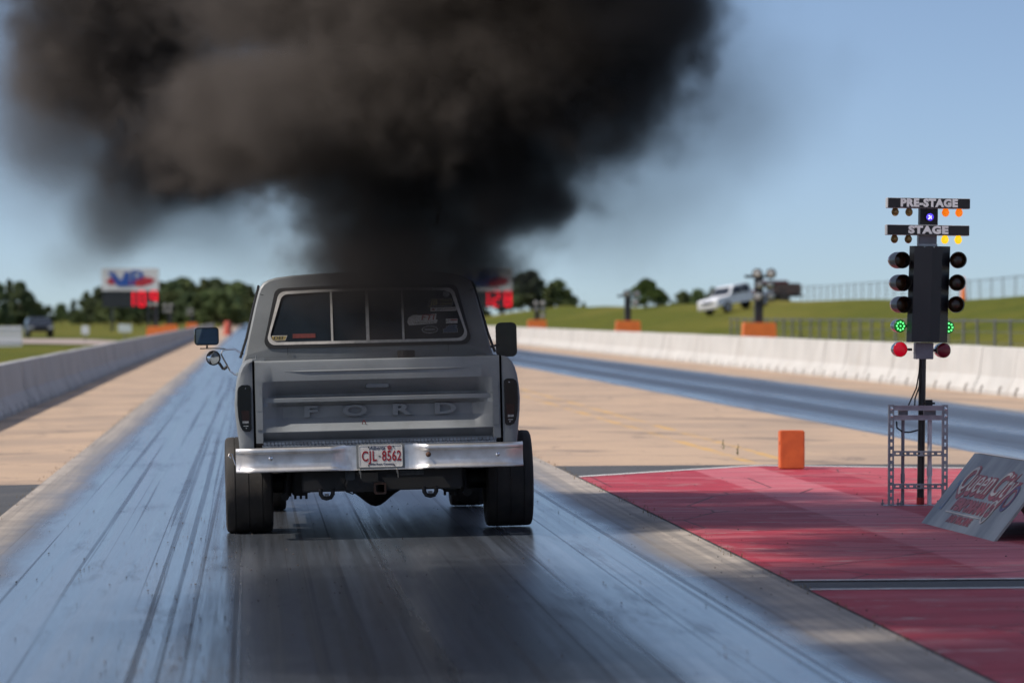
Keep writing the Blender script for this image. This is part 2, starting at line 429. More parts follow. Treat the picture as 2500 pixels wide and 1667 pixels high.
# the ground: one sheet with the spectator berm on the far side
def Gz(x, y):
    if -4.6 <= x <= 15.5: return P(x) - .06
    if x < -4.6:
        t = min(1, (-4.6 - x) / 3)
        z = -.17 + .2 * t + .05 * math.sin(x * .21 + y * .03) * t
        return z + .0012 * max(0, min(300, y - 400)) * t * .4
    t = min(1, max(0, (x - 17.0) / 13)); t2 = t * t * (3 - 2 * t)
    z = -.08 + .36 * min(1, (x - 15.5) / .5) + 2.1 * (.75 * t + .25 * t2)
    z += .10 * math.sin(y * .045 + x * .1) * t + .06 * math.sin(y * .13 + 1) * t
    if x > 30: z -= min(1.6, (x - 30) * .05)
    fade = min(1, max(0, (y - 420) / 250))
    return z * (1 - fade) + .1 * fade
gx = [-2500, -1000, -400, -150, -80, -50, -35, -25, -18, -13, -10, -7.6, -6, -5, -4.61, -4.59, 0, 5, 10, 15.49, 15.51, 16.0, 17, 18, 19.5, 21, 23, 25, 27, 28.5, 30, 31.5, 34, 40, 55, 80, 150, 400, 1000, 2500]
gy = [-40, 0, 30, 50] + [60 + 8 * i for i in range(48)] + [460, 500, 560, 640, 760, 900, 1200, 1800, 3000, 6000]
b = MB(); b.grid([[(x, y, Gz(x, y)) for x in gx] for y in gy])
tag(b.build('ground', m_ground, smooth=60), kind='structure')
m_gravel = M('pinkish_gravel', (.38, .30, .26), (.28, .22, .19), .8, .9, bump=.4, bscale=8)
b = MB(); pts = [(-40, 236), (-18, 232), (-11, 228), (-6.6, 222), (-6.2, 246), (-11, 268), (-18, 280), (-40, 286)]
b.add([(x, y, Gz(x, y) + .05) for x, y in pts], [tuple(range(8))])
tag(b.build('gravel_path', m_gravel), kind='structure')

# ------------------------------------------------------------------ concrete barrier walls
def barrier_mesh(name, h, mat, Ls=3.75):
    k = h / .87
    full = [(-.30, 0), (-.30, .08 * k), (-.165, .33 * k), (-.085, h - .012), (-.07, h), (.07, h), (.085, h - .012), (.165, .33 * k), (.30, .08 * k), (.30, 0)]
    up = [(-.255, .165 * k), (-.2551, .1652 * k), (-.165, .33 * k), (-.085, h - .012), (-.07, h), (.07, h), (.085, h - .012), (.165, .33 * k), (.2551, .1652 * k), (.255, .165 * k)]
    b = MB(); cuts = [(0, .75, full), (.75, 1.0, up), (1.0, 2.78, full), (2.78, 3.03, up), (3.03, Ls, full)]
    for y0, y1, pr in cuts:
        n = len(pr); vs = [(x, y, z) for y in (y0, y1) for x, z in pr]
        b.add(vs, [tuple(range(n)), tuple(range(n, 2 * n))[::-1]] + [(i, (i + 1) % n, n + (i + 1) % n, n + i) for i in range(n)])
    return b.mesh(name, mat)
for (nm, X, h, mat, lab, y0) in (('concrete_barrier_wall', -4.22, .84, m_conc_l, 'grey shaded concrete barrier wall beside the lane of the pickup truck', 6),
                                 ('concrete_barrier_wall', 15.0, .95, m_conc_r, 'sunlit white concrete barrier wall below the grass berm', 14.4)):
    root = empty(nm, (X, y0, P(X)), lab, 'wall')
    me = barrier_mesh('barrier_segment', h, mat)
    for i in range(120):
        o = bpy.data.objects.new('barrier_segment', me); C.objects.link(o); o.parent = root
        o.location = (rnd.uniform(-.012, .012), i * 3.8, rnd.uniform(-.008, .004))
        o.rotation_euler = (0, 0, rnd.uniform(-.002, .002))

# ------------------------------------------------------------------ pickup truck
def mat_primer():
    q = NT('grey_primer_paint'); c = q.coord('obj'); a = q.noise(c, 3.0, 6, .6); b = q.noise(c, .9, 5, .65); f = q.noise(c, 70, 3, .7); v = q.noise(q.coord('obj', (1, 1, .15)), 9, 5, .7)
    k = q.mix(q.ramp(a, .32, .70), (.225, .238, .244), (.175, .186, .191))
    k = q.mix(q.math('MULTIPLY', q.ramp(b, .45, .72), .45), k, (.215, .205, .190))
    k = q.mix(q.math('MULTIPLY', q.ramp(v, .56, .76), .40), k, (.13, .135, .138))
    k = q.mix(q.math('MULTIPLY', q.ramp(f, .70, .78), .55), k, (.09, .075, .065))
    q.col(k); q.rough(q.math('ADD', .34, q.math('MULTIPLY', a, .24))); q.bump(q.math('ADD', b, q.math('MULTIPLY', f, .05)), .12, .012)
    return q.mat
m_primer = mat_primer()
m_chrome = M('brushed_bumper_steel', (.82, .80, .78), (.60, .57, .54), 7, .40, metal=.85, bump=.05, bscale=60, rvar=.28)
m_bright = M('bright_chrome', (.80, .80, .80), None, 10, .12, metal=1.0, rvar=.05)
m_black = M('matte_black_steel', (.008, .008, .009), (.014, .013, .012), 8, .6, bump=.1)
m_blackgl = M('gloss_black_plastic', (.006, .006, .007), None, 8, .18, rvar=.06, spec=.3)
m_rubber = M('tyre_rubber', (.022, .021, .020), (.050, .042, .036), 5, .78, bump=.15, bscale=50)
m_gasket = M('window_rubber', (.015, .015, .016), None, 8, .55)
m_alu = M('aluminium_trim', (.72, .68, .63), (.55, .52, .48), 14, .45, metal=.35)
m_rglass = mat_glass('tinted_rear_glass', (.022, .030, .040), .12)
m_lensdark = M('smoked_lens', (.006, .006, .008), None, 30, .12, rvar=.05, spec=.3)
m_lensred = M('dark_red_lens', (.020, .007, .007), None, 30, .12, rvar=.05, spec=.3)
m_lensclear = M('clear_lens', (.55, .55, .55), (.25, .25, .25), 60, .2)
m_rust = M('rusty_steel', (.11, .055, .035), (.05, .035, .03), 14, .85, bump=.4)
m_seam = M('seam_black', (.004, .004, .005), None, 4, .9)
m_plate = M('plate_white', (.70, .67, .62), (.60, .56, .52), 20, .45)
m_platered = M('plate_red_ink', (.30, .012, .020), None, 8, .5)
m_plateblue = M('plate_blue_ink', (.02, .025, .07), None, 8, .5)
m_tread = M('tread_plate', (.24, .26, .29), (.14, .15, .17), 10, .42, metal=.7)
m_interior = M('cab_interior', (.03, .03, .032), None, 6, .9)
m_glassmir = M('mirror_glass', (.75, .78, .80), None, 4, .02, metal=1.0, rvar=.0); m_glassdark = M('mirror_glass_dark_reflection', (.16, .22, .28), None, 4, .03, metal=1.0, rvar=.0)  # second glass: a dark reflection is put into the mirror colour
m_dust = M('dirt_brown', (.10, .075, .055), None, 12, .9)

TX, TY = .906, 28.3
truck = empty('pickup_truck', (TX, TY, P(TX)), 'grey primer pickup truck with chrome rear bumper pouring black smoke on the lane', 'pickup truck', rot=(0, -.0235, 0))
BP = [(.845, 1.243), (.885, 1.244), (.918, 1.232), (.945, 1.205), (.965, 1.165), (.980, 1.11), (.991, 1.03), (.997, .95), (.992, .86), (.982, .76), (.972, .68), (.966, .60), (.960, .52)]
AX_Y, WR = 1.32, .347
def side_skin(sg):
    b = MB(); ys = [.235, .30, .5, .7] + lerp_list(.86, 1.78, 12) + [1.95, 2.15, 2.28]
    rows = []
    for y in ys:
        a = .47 ** 2 - (y - AX_Y) ** 2
        low = max(.52, .36 + math.sqrt(a)) if a > 0 else .52
        rows.append([(sg * (x - (0.004 if y < .25 else 0)), y, max(z, low) if z < low else z) for x, z in BP])
    b.grid(rows)
    # rear corner panel between tailgate gap and outer skin
    inner = .868; n = len(BP); rear = []
    for fx, yy in ((0.0, .215), (.5, .205), (.85, .207), (.96, .216), (1.0, .235)):
        rear.append([(sg * (inner + (max(x, inner + .004) - .004 - inner) * fx), yy, max(z, .60)) for x, z in BP[1:-1]])
    b.grid(rear)
    b.grid([[(sg * inner, .215, max(z, .60)) for x, z in BP[1:-1]], [(sg * inner, .30, max(z, .60)) for x, z in BP[1:-1]]])
    # bed rail top and inner wall
    b.grid([[(sg * .845, y, 1.243), (sg * .80, y, 1.238), (sg * .80, y, .72)] for y in (.30, 2.28)])
    return b
side = {}
for sg in (-1, 1):
    side[sg] = side_skin(sg).build('bed_side', m_primer, truck, smooth=35)
b = MB(); b.box((0, 1.28, .73), (1.64, 2.0, .04)); b.box((0, 2.285, .98), (1.66, .03, .52)); b.build('bed_floor', m_primer, truck)
for sg in (-1, 1): MB().box((sg * .861, .265, .93), (.016, .03, .64)).build('tailgate_gap', m_seam, truck)
# tailgate
TP = [(1.2465, 0.0400), (1.2475, 0.0140), (1.240, 0.0040), (1.228, 0.0000), (1.105, 0.0000), (1.098, 0.0060), (1.003, 0.1037), (.998, 0.1037), (.985, 0.0259), (.982, 0.0239), (.958, 0.0239), (.954, 0.0259), (.927, 0.0938), (.922, 0.0978), (.846, 0.0998), (.842, 0.0978), (.757, 0.0080), (.752, 0.0040), (.745, 0.0060), (.694, 0.0559), (.690, 0.0599), (.676, 0.0599)]
def gate_depth(z, d, x):
    ax = abs(x)
    if ax > .80: t = 0.0
    else:
        # slanted ends: the recess reaches its depth over a slope that is longer at the letter panel
        t0, t1 = (.80, .70) if z > .985 else ((.80, .795) if z > .952 else (.80, .665))
        t = min(1, max(0, (t0 - ax) / (t0 - t1)))
        if z < .752: t = 1.0
    return d if z > 1.2 else d * t
b = MB(); xs = sorted(set([round(s * v, 4) for s in (-1, 1) for v in (.851, .803, .797, .785, .765, .74, .715, .70, .68, .662, .60, .4, .2, 0)]))
b.grid([[(x, .205 + gate_depth(z, d, x), z) for z, d in TP] for x in xs])
b.grid([[(x, y, z) for y, z in ((.245, 1.2465), (.325, 1.240), (.325, .68), (.235, .676))] for x in (-.851, .851)])
for sg in (-1, 1): b.box((sg * .8505, .245, .96), (.002, .07, .56))
gate = b.build('tailgate', m_primer, truck, smooth=25)
# long stamped crease under the top edge
b = MB(); rows = []
for i in range(33):
    t = i / 32; x = -.64 + 1.28 * t; s = min(1, math.sin(math.pi * t) * 3.0)
    rows.append([(x, .205 - .0005, 1.172 - .010 * s), (x, .205 - .005 * s - .0006, 1.170 - .002 * s), (x, .205 - .0005, 1.168 + .010 * s)])
b.grid(rows); b.build('stamped_crease', m_primer, gate, smooth=30)
b = MB(); b.bbox((0, .247, 1.055), (.16, .03, .030), .004, Matrix.Rotation(-.45, 4, 'X')); b.build('tailgate_handle', m_primer, gate)
for ch, x in (('F', -.470), ('O', -.160), ('R', .160), ('D', .470)):
    t = text_mb(ch, .105, MT(x, .297, .884) @ REAR, .036, 2.05, off=.004); t.build('stamped_letter', m_primer, gate)
for sg in (-1, 1):
    b = MB(); b.bbox((sg * .822, .204, .985), (.042, .006, .175), .002); b.bbox((sg * .822, .2035, .83), (.044, .007, .125), .002)
    b.lathe([(.004, 0), (.004, .004)], MT(sg * .822, .201, 1.03) @ REAR, 8); b.build('hinge_strap', m_primer, gate)
b = MB(); dr = [(0, .024), (.009, .008), (.013, -.006), (.009, -.016), (0, -.019), (-.009, -.016), (-.013, -.006), (-.009, .008)]
b.ring([(x * 1.15, y * 1.15) for x, y in dr], [(x * .72, y * .72 - .001) for x, y in dr], .0015, MT(-.10, .2475, .80) @ REAR @ Matrix.Rotation(.45, 4, 'X'))
b.build('red_drop_sticker', M('sticker_red', (.30, .04, .035), None, 9, .5), gate)
b = MB(); b.box((0, .262, .672), (1.69, .05, .012)); b.build('rusty_sill', m_rust, gate)
# tail lights
for sg in (-1, 1):
    def pt(x, z): return (sg * x, z)
    out = [(.880, 1.066), (.888, 1.080), (.905, 1.086), (.945, 1.084), (.966, 1.070), (.974, 1.045), (.977, .95), (.972, .86), (.960, .80), (.945, .772), (.920, .760), (.893, .762), (.881, .776)]
    inn = [(.889, 1.058), (.893, 1.068), (.906, 1.072), (.938, 1.070), (.952, 1.060), (.957, 1.040), (.958, .95), (.953, .865), (.943, .812), (.931, .786), (.916, .776), (.897, .778), (.889, .787)]
    b = MB(); b.ring([pt(*p) for p in out], [pt(*p) for p in inn], .012, MT(0, .210, 0) @ REAR)
    tl = b.build('tail_light', m_blackgl, truck)
    b = MB(); b.prism([pt(*p) for p in inn], .003, MT(0, .2055, 0) @ REAR)
    for i in range(7): b.box((sg * (.896 + i * .0088), .2015, .985), (.0035, .003, .145))
    b.build('smoked_lens', m_lensdark, tl)
    b = MB(); b.bbox((sg * .923, .2018, .872), (.058, .004, .072), .002); b.build('red_lens', m_lensred, tl)
    b = MB()
    for i in range(7): b.box((sg * (.905 + i * .006), .2015, .826), (.0036, .003, .016))
    b.box((sg * .922, .2015, .800), (.036, .003, .0045)); b.build('reverse_lens', m_lensclear, tl)
    for z in (1.060, .786):
        b = MB(); b.lathe([(.0035, 0), (.0035, .003), (.001, .004)], MT(sg * .918, .2025, z) @ REAR, 8); b.build('screw', m_bright, tl)
# bumper
BW = .995
def bump_sec(x):
    ax = abs(x)
    wrap = 0 if ax < .86 else (ax - .86) ** 2 * 4.2
    c = 0 if ax > .335 else (1 if ax < .235 else (.335 - ax) / .10); c = c * c * (3 - 2 * c)
    s = .042 * c
    zt, zb = .649 + .006 * c, .4815
    pr = [(zt - .002, .085), (zt, .030 + s), (zt - .003, .012 + s), (zt - .012, .002 + s), (zt - .022, .0 + s), (zt - .033, .003 + s), (zt - .042, .014 + s), (zt - .055, .018 + s),
          (.545, .020 + s), (.515, .018 + s), (.503, .012 + s * .8), (.497, .003 + s * .5), (.489, .0 + s * .3), (zb, .004 + s * .3), (zb - .001, .02), (zb, .05)]
    return [(x, (d if i in (0, 14, 15) else d * (1 - c) + (.020 + s) * c) + wrap, z) for i, (z, d) in enumerate(pr)]
xs = [-BW, -.985, -.965, -.94, -.91, -.88, -.86, -.8, -.6, -.4, -.345] + lerp_list(-.335, .335, 18) + [.345, .4, .6, .8, .86, .88, .91, .94, .965, .985, BW]
b = MB(); b.grid([bump_sec(x) for x in xs])
for sg in (-1, 1):
    e = bump_sec(sg * BW); b.grid([e, [(p[0], .24, p[2]) for p in e]])
bumper = b.build('rear_bumper', m_chrome, truck, smooth=30)
b = MB(); b.box((0, .125, .655), (1.62, .13, .008))
for i in range(64):
    x = -.80 + i * .0254; b.bbox((x, .085 + .03 * (i % 2), .6625), (.030, .008, .010), .003, Matrix.Rotation(.75 if i % 2 else .75, 4, 'Z'))
for i in range(64): b.bbox((-.79 + i * .0254, .192, .672), (.022, .006, .020), .0025, Matrix.Rotation(.6, 4, 'Y'))
b.build('tread_plate', m_tread, bumper)
for x in (-.755, .815):
    b = MB(); b.lathe([(.0165, 0), (.0165, .003), (.014, .009), (.008, .013), (.002, .0145)], MT(x, .022, .577 if x < 0 else .567) @ REAR, 14); b.build('carriage_bolt', m_bright, bumper)
b = MB(); b.lathe([(.020, 0), (.018, .012), (.010, .018), (.009, .028), (.003, .030)], MT(.335, .030, .578) @ REAR, 14); b.build('plate_lamp', m_rust, bumper)
b = MB(); b.lathe([(.013, 0), (.013, .002)], MT(-.30, .052, .585) @ REAR, 14); b.build('bolt_hole', m_seam, bumper)
b = MB(); b.tube([(-1.03, .05, .585), (-1.045, .05, .60), (-1.04, .05, .615), (-1.022, .05, .613), (-1.015, .05, .585), (-1.005, .05, .555), (-1.0, .05, .535)], .0035, 6); b.build('bent_hook', m_bright, bumper)
# number plate
b = MB(); b.prism(rrect(.335, .170, .006), .006, MT(.005, .060, .572) @ REAR); b.build('plate_bracket', M('bracket_grey', (.20, .21, .21), None, 9, .6), bumper)
b = MB(); b.prism(rrect(.302, .152, .010), .003, MT(.005, .0535, .574) @ REAR); plate = b.build('number_plate', m_plate, truck)
b = MB(); b.ring(rrect(.302, .152, .010), rrect(.292, .142, .008), .0015, MT(.005, .0502, .574) @ REAR); b.build('plate_rim', M('plate_rim', (.78, .75, .70), None, 9, .4), plate)
PM = lambda x, z: MT(.005 + x, .0496, .574 + z) @ REAR
b = text_mb('CJL', .098, PM(-.080, -.003), .002, .68, off=.0018, space=1.12); b.build('plate_lettering', m_platered, plate)
b = text_mb('8562', .098, PM(.076, -.003), .002, .66, off=.0018, space=1.06); b.build('plate_lettering', m_platered, plate)
b = MB(); b.box((.005 - .008, .0496, .572), (.013, .002, .006)); b.build('plate_dash', m_seam, plate)
b = text_mb('Alberta', .038, PM(-.025, .056), .002, .95, shear=.35); b.build('plate_lettering', m_plateblue, plate)
b = text_mb('Wild Rose Country', .0215, PM(.005, -.056), .002, .98); b.build('plate_lettering', m_plateblue, plate)
b = MB()
for k in range(5):
    a = k * math.tau / 5 + .3
    b.lathe([(.0075, 0), (.0075, .0015)], PM(.062 + .0095 * math.cos(a), .057 + .0095 * math.sin(a)), 8)
b.build('rose_mark', M('rose_pink', (.42, .07, .07), None, 20, .5), plate)
for x, z in ((-.085, -.064), (.092, -.064), (-.082, .062), (.088, .064)):
    b = MB(); b.lathe([(.0055, 0), (.005, .003)], PM(x, z), 8); b.build('plate_screw', m_black, plate)
for x in (-.140, .118):
    b = MB(); b.tube([(x - .005, .045, .488), (x - .002, .043, .470), (x + .003, .045, .452)], [.004, .007, .006], 6); b.tube([(x + .003, .045, .452), (x + .005, .046, .420)], [.0035, .002], 6)
    b.build('pull_clip', M('dull_cream_metal', (.50, .46, .38), None, 10, .4, metal=.5), bumper)
# hitch and running gear
b = MB(); b.bbox((.02, .33, .400), (1.12, .09, .15), .01); b.box((-.12, .30, .385), (.22, .08, .13)); b.build('hitch_beam', m_black, truck)
b = MB(); b.ring(rrect(.084, .080, .012), rrect(.058, .054, .006), .16, MT(.0, .30, .345) @ REAR); b.build('receiver_tube', m_rust, truck)
b = MB(); b.box((0, .28, .345), (.052, .02, .050)); b.build('receiver_plug', m_seam, truck)
for x in (-.370, .352):
    b = MB(); b.tube([(x - .042, .28, .345), (x - .042, .27, .310), (x - .028, .265, .287), (x, .263, .280), (x + .028, .265, .287), (x + .042, .27, .310), (x + .042, .28, .345)], .015, 8); b.build('tow_shackle', m_black, truck)
    b = MB(); b.box((x, .268, .305), (.030, .010, .018)); b.build('shackle_tag', M('shackle_grey', (.25, .26, .27), None, 9, .5), truck)
b = MB(); b.bbox((-.205, .245, .440), (.066, .03, .070), .006); b.lathe([(.022, 0), (.022, .015)], MT(-.205, .232, .44) @ REAR, 12); b.build('trailer_socket', M('socket_grey', (.05, .055, .06), None, 9, .45), truck)
b = MB(); b.tube([(-.235, .24, .415), (-.25, .25, .37), (-.235, .25, .325), (-.19, .25, .308), (-.15, .26, .32), (-.14, .27, .36)], .0045, 6); b.build('trailer_wire', m_black, truck)
b = text_mb('HAYES', .03, MT(.135 + .09, .282, .445) @ REAR, .002, 1.1)
b.v = []; b.f = []; b.m = []
b.bbox((.225, .284, .445), (.17, .006, .034), .002); b.build('maker_plate', M('maker_plate', (.055, .062, .07), (.03, .035, .04), 40, .5), truck)
b = MB(); b.box((.40, .20, .478), (.030, .02, .014)); b.build('bumper_clip', M('clip_grey', (.45, .45, .44), None, 9, .5), truck)
prof = []
for i in range(45):
    x = -.80 + 1.6 * i / 44; g = math.exp(-(x / .135) ** 2)
    prof.append((.050 + .135 * g + (.02 if abs(x) > .62 else 0), x))
b = MB(); b.lathe(prof, MT(.0, AX_Y, WR + .005) @ Matrix.Rotation(math.pi / 2, 4, 'Y'), 20); b.build('rear_axle', m_black, truck, smooth=40)
for sg in (-1, 1):
    b = MB(); b.bbox((sg * .545, AX_Y, .372), (.17, .30, .18), .012); b.bbox((sg * .545, AX_Y, .290), (.11, .14, .06), .008)
    for k in range(3): b.box((sg * (.50 + .04 * k), AX_Y - .06, .252), (.018, .02, .03))
    b.build('spring_seat', m_black, truck)
    b = MB()
    for k in range(4): b.tube([(sg * .50, .42, .50 + .012 * k), (sg * .50, .85, .43 + .014 * k), (sg * .50, AX_Y, .41 + .016 * k), (sg * .50, 1.8, .43 + .014 * k), (sg * .50, 2.2, .50)], .014, 6)
    b.build('leaf_spring', m_black, truck)
    b = MB(); b.box((sg * .44, 2.7, .53), (.07, 5.0, .13)); b.build('frame_rail', m_black, truck)
    b = MB(); b.tube([(sg * .64, 1.12, .27), (sg * .60, 1.22, .62)], .032, 10); b.lathe([(.03, 0), (.03, .05)], MT(sg * .655, 1.14, .262) @ REAR, 8); b.build('shock_absorber', m_black, truck)
    b = MB(); b.box((sg * .72, .55, .62), (.16, .5, .06)); b.bbox((sg * .60, .42, .53), (.10, .08, .14), .01); b.build('bumper_mount', m_black, truck)
b = MB(); b.box((0, 2.2, .60), (1.4, 3.6, .10)); b.bbox((-.1, 3.2, .42), (.5, .9, .26), .04); b.bbox((-.28, 2.2, .46), (.5, .8, .2), .03); b.build('underbody', m_black, truck)
b = MB(); b.tube([(0, AX_Y + .15, .37), (0, 3.0, .44)], .045, 10); b.build('drive_shaft', m_black, truck)
b = MB(); b.tube([(-.62, 4.6, .34), (.62, 4.6, .34)], .05, 10); b.box((0, 4.6, .40), (.9, .12, .14)); b.build('front_axle', m_black, truck)
def wheel(x0, x1, y, r, sg, rim):
    wd = abs(x1 - x0); cx = (x0 + x1) / 2; h = wd / 2
    M0 = MT(cx, y, r) @ Matrix.Rotation(math.pi / 2, 4, 'Y')
    pr = [(r * .62, -h * .82), (r * .70, -h * .96), (r * .82, -h * 1.0), (r * .91, -h * .985), (r * .965, -h * .94), (r * .988, -h * .86)]
    for i in (1, 3, 5):
        c = -h * .86 + (h * 1.72) * i / 6
        pr += [(r * .998, c - h * .035), (r * .9985, c - h * .025), (r * .985, c - h * .02), (r * .985, c + h * .02), (r * .9985, c + h * .025)]
    pr += [(r * .988, h * .86), (r * .965, h * .94), (r * .91, h * .985), (r * .82, h), (r * .70, h * .96), (r * .62, h * .82)]
    root = MB(); root.lathe(pr, M0, 56, cap=False); wh = root.build('wheel', m_rubber, truck, smooth=35)
    b = MB(); b.lathe([(r * .63, -h * .8), (r * .60, -h * .78), (r * .56, -h * .4), (r * .56, h * .4), (r * .60, h * .78), (r * .63, h * .8)], M0, 32, cap=False)
    b.lathe([(r * .57, sg * h * .25), (r * .3, sg * h * .35), (r * .12, sg * h * .5), (.01, sg * h * .52)], M0, 32)
    for k in range(6):
        a = k * math.tau / 6; b.lathe([(.012, sg * h * .34), (.010, sg * h * .55)], M0 @ MT(r * .22 * math.cos(a), r * .22 * math.sin(a), 0), 8)
    b.build('rim', rim, wh, smooth=35)
    return wh
m_rim = M('dark_wheel_steel', (.06, .06, .065), None, 9, .4, metal=.6)
for sg in (-1, 1):
    wheel(sg * .765 + .025, sg * 1.105 + .025, AX_Y, WR, sg, m_rim)
    wheel(sg * .655 + .035, sg * .935 + .035, 4.60, .345, sg, m_rim)
# cab
def cab_outline(y_off=0, roof=True):
    half = [(.925, .62), (.950, .80), (.962, 1.00), (.955, 1.15), (.935, 1.245), (.922, 1.275), (.895, 1.40), (.866, 1.52), (.835, 1.65), (.808, 1.745), (.796, 1.775), (.772, 1.806), (.735, 1.829), (.67, 1.846), (.56, 1.858), (.40, 1.867), (.20, 1.872), (0, 1.874)]
    return half + [(-x, z) for x, z in half[:-1]][::-1]
OUT = cab_outline()
def rear_y(z): return 2.335 if z < 1.27 else 2.335 + (z - 1.27) * .30
b = MB()
rows = []
for k, (dy, sc_) in enumerate(((0.0, .985), (.012, .996), (.04, 1.0), (.5, 1.0), (.9, .998), (1.25, .995))):
    row = []
    for x, z in OUT:
        y = rear_y(z) + dy
        if z > 1.3 and dy > 1.0: y = 3.60 + (1.874 - z) * .85
        s = sc_; zz = z
        if k == 0: zz = .62 + (z - .62) * .990
        row.append((x * s, y, zz))
    rows.append(row)
b.grid(rows)
# rear wall with the window opening
win_o = []
def win_shape(gr):
    pts = []
    bw, tw, zb, zt, r = .738 + gr, .664 + gr, 1.352 - gr, 1.742 + gr, .055
    cs = [(bw - r * 1.05, zb + r, -90, 0), (tw - r * 1.25, zt - r - .012, 0, 90)]
    right = []
    for k in range(7):
        a = R(-90 + 100 * k / 6); right.append((cs[0][0] + r * math.cos(a), cs[0][1] + r * math.sin(a)))
    for k in range(7):
        a = R(12 + 78 * k / 6); right.append((cs[1][0] + r * math.cos(a) * 1.1, cs[1][1] + r * math.sin(a)))
    right.append((.33, zt - .003)); right.append((0, zt))
    left = [(-x, z) for x, z in right[:-1]][::-1]
    return [(0, zb)] + right + left
W0 = win_shape(.034)
import bisect
def angle_sort_ring(outer, inner):
    """strip between two loops sampled at the same angles about a centre"""
    cx, cz = 0, 1.50
    def samp(loop, a):
        dx, dz = math.cos(a), math.sin(a); best = None
        for i in range(len(loop)):
            (x0, z0), (x1, z1) = loop[i], loop[(i + 1) % len(loop)]
            ax_, az_ = x0 - cx, z0 - cz; ex, ez = x1 - x0, z1 - z0
            den = dx * ez - dz * ex
            if abs(den) < 1e-9: continue
            t = (ax_ * ez - az_ * ex) / den; u = (ax_ * dz - az_ * dx) / den
            if t > 0 and -1e-6 <= u <= 1 + 1e-6 and (best is None or t > best): best = t
        return (cx + dx * best, cz + dz * best)
    A = [math.tau * i / 96 for i in range(96)]
    for lp in (outer, inner): A += [math.atan2(z - cz, x - cx) % math.tau for x, z in lp]
    A = sorted(set(round(a, 4) for a in A))
    return [samp(outer, a) for a in A], [samp(inner, a) for a in A]
OUTR = [(x * .985, .62 + (z - .62) * .990) for x, z in OUT]
oo, ii = angle_sort_ring(OUTR, W0)
b.grid([[(x, rear_y(z), z) for x, z in oo] + [(oo[0][0], rear_y(oo[0][1]), oo[0][1])], [(x, rear_y(z) + .004, z) for x, z in ii] + [(ii[0][0], rear_y(ii[0][1]) + .004, ii[0][1])]])
b.box((0, 3.0, .62), (1.8, 1.3, .03))
cab = b.build('cab', m_primer, truck, smooth=32)
def slanted(loop, dy): return [(x, rear_y(z) + dy, z) for x, z in loop]
def loop_ring(lo, li, dy0, dy1):
    b = MB(); n = len(lo)
    A, B, Cc, D = slanted(lo, dy0), slanted(li, dy0), slanted(lo, dy1), slanted(li, dy1)
    vs = A + B + Cc + D; fs = []
    for i in range(n):
        j = (i + 1) % n
        fs += [(i, j, n + j, n + i), (2 * n + i, 3 * n + i, 3 * n + j, 2 * n + j), (i, 2 * n + i, 2 * n + j, j), (n + i, n + j, 3 * n + j, 3 * n + i)]
    b.add(vs, fs); return b
loop_ring(win_shape(.036), win_shape(.010), -.008, .010).build('window_seal', m_gasket, cab, smooth=30)
rw = loop_ring(win_shape(.011), win_shape(-.010), -.011, .006).build('rear_window_frame', m_alu, cab, smooth=30)
for x, wd in ((-.265, .016), (.002, .024), (.268, .016)):
    b = MB(); z0, z1 = 1.355, 1.738
    b.add([(x + s * wd / 2, rear_y(z) + d, z) for z in (z0, z1) for d in (-.009, .004) for s in (-1, 1)], [(0, 1, 3, 2), (4, 6, 7, 5), (0, 4, 5, 1), (2, 3, 7, 6), (0, 2, 6, 4), (1, 5, 7, 3)]); b.build('window_divider', m_alu, rw)
wl = win_shape(-.008)
def pane(xa, xb):
    zb, zt = 1.356, 1.74
    def clip(poly, val, sgn):
        out = []
        for i in range(len(poly)):
            p, q2 = poly[i], poly[(i + 1) % len(poly)]
            a_, b_ = sgn * (p[0] - val), sgn * (q2[0] - val)
            if a_ >= 0: out.append(p)
            if a_ * b_ < 0:
                t = a_ / (a_ - b_); out.append((p[0] + (q2[0] - p[0]) * t, p[1] + (q2[1] - p[1]) * t))
        return out
    pl = clip(clip(wl, xa, 1), xb, -1)
    b = MB(); n = len(pl); b.add(slanted(pl, .0) + slanted(pl, .005), [tuple(range(n)), tuple(range(n, 2 * n))[::-1]] + [(i, (i + 1) % n, n + (i + 1) % n, n + i) for i in range(n)])
    b.build('rear_window_pane', m_rglass, cab)
pane(-.9, -.265); pane(-.265, .0); pane(.0, .268); pane(.268, .9)
# seat and dashboard behind the glass
b = MB(); b.bbox((0, 2.75, 1.18), (1.5, .16, .52), .06); b.bbox((0, 3.0, .92), (1.5, .55, .16), .05); b.build('bench_seat', m_interior, cab)
b = MB(); b.bbox((0, 3.85, 1.15), (1.6, .3, .25), .05); b.build('dashboard', m_interior, cab)
b = MB()
TM = MT(-.36, 3.55, 1.22) @ Matrix.Rotation(R(65), 4, 'X')
b.tube([TM @ Vector((.19 * math.cos(a * math.tau / 20), .19 * math.sin(a * math.tau / 20), 0)) for a in range(21)], .014, 6); b.build('steering_wheel', m_interior, cab)
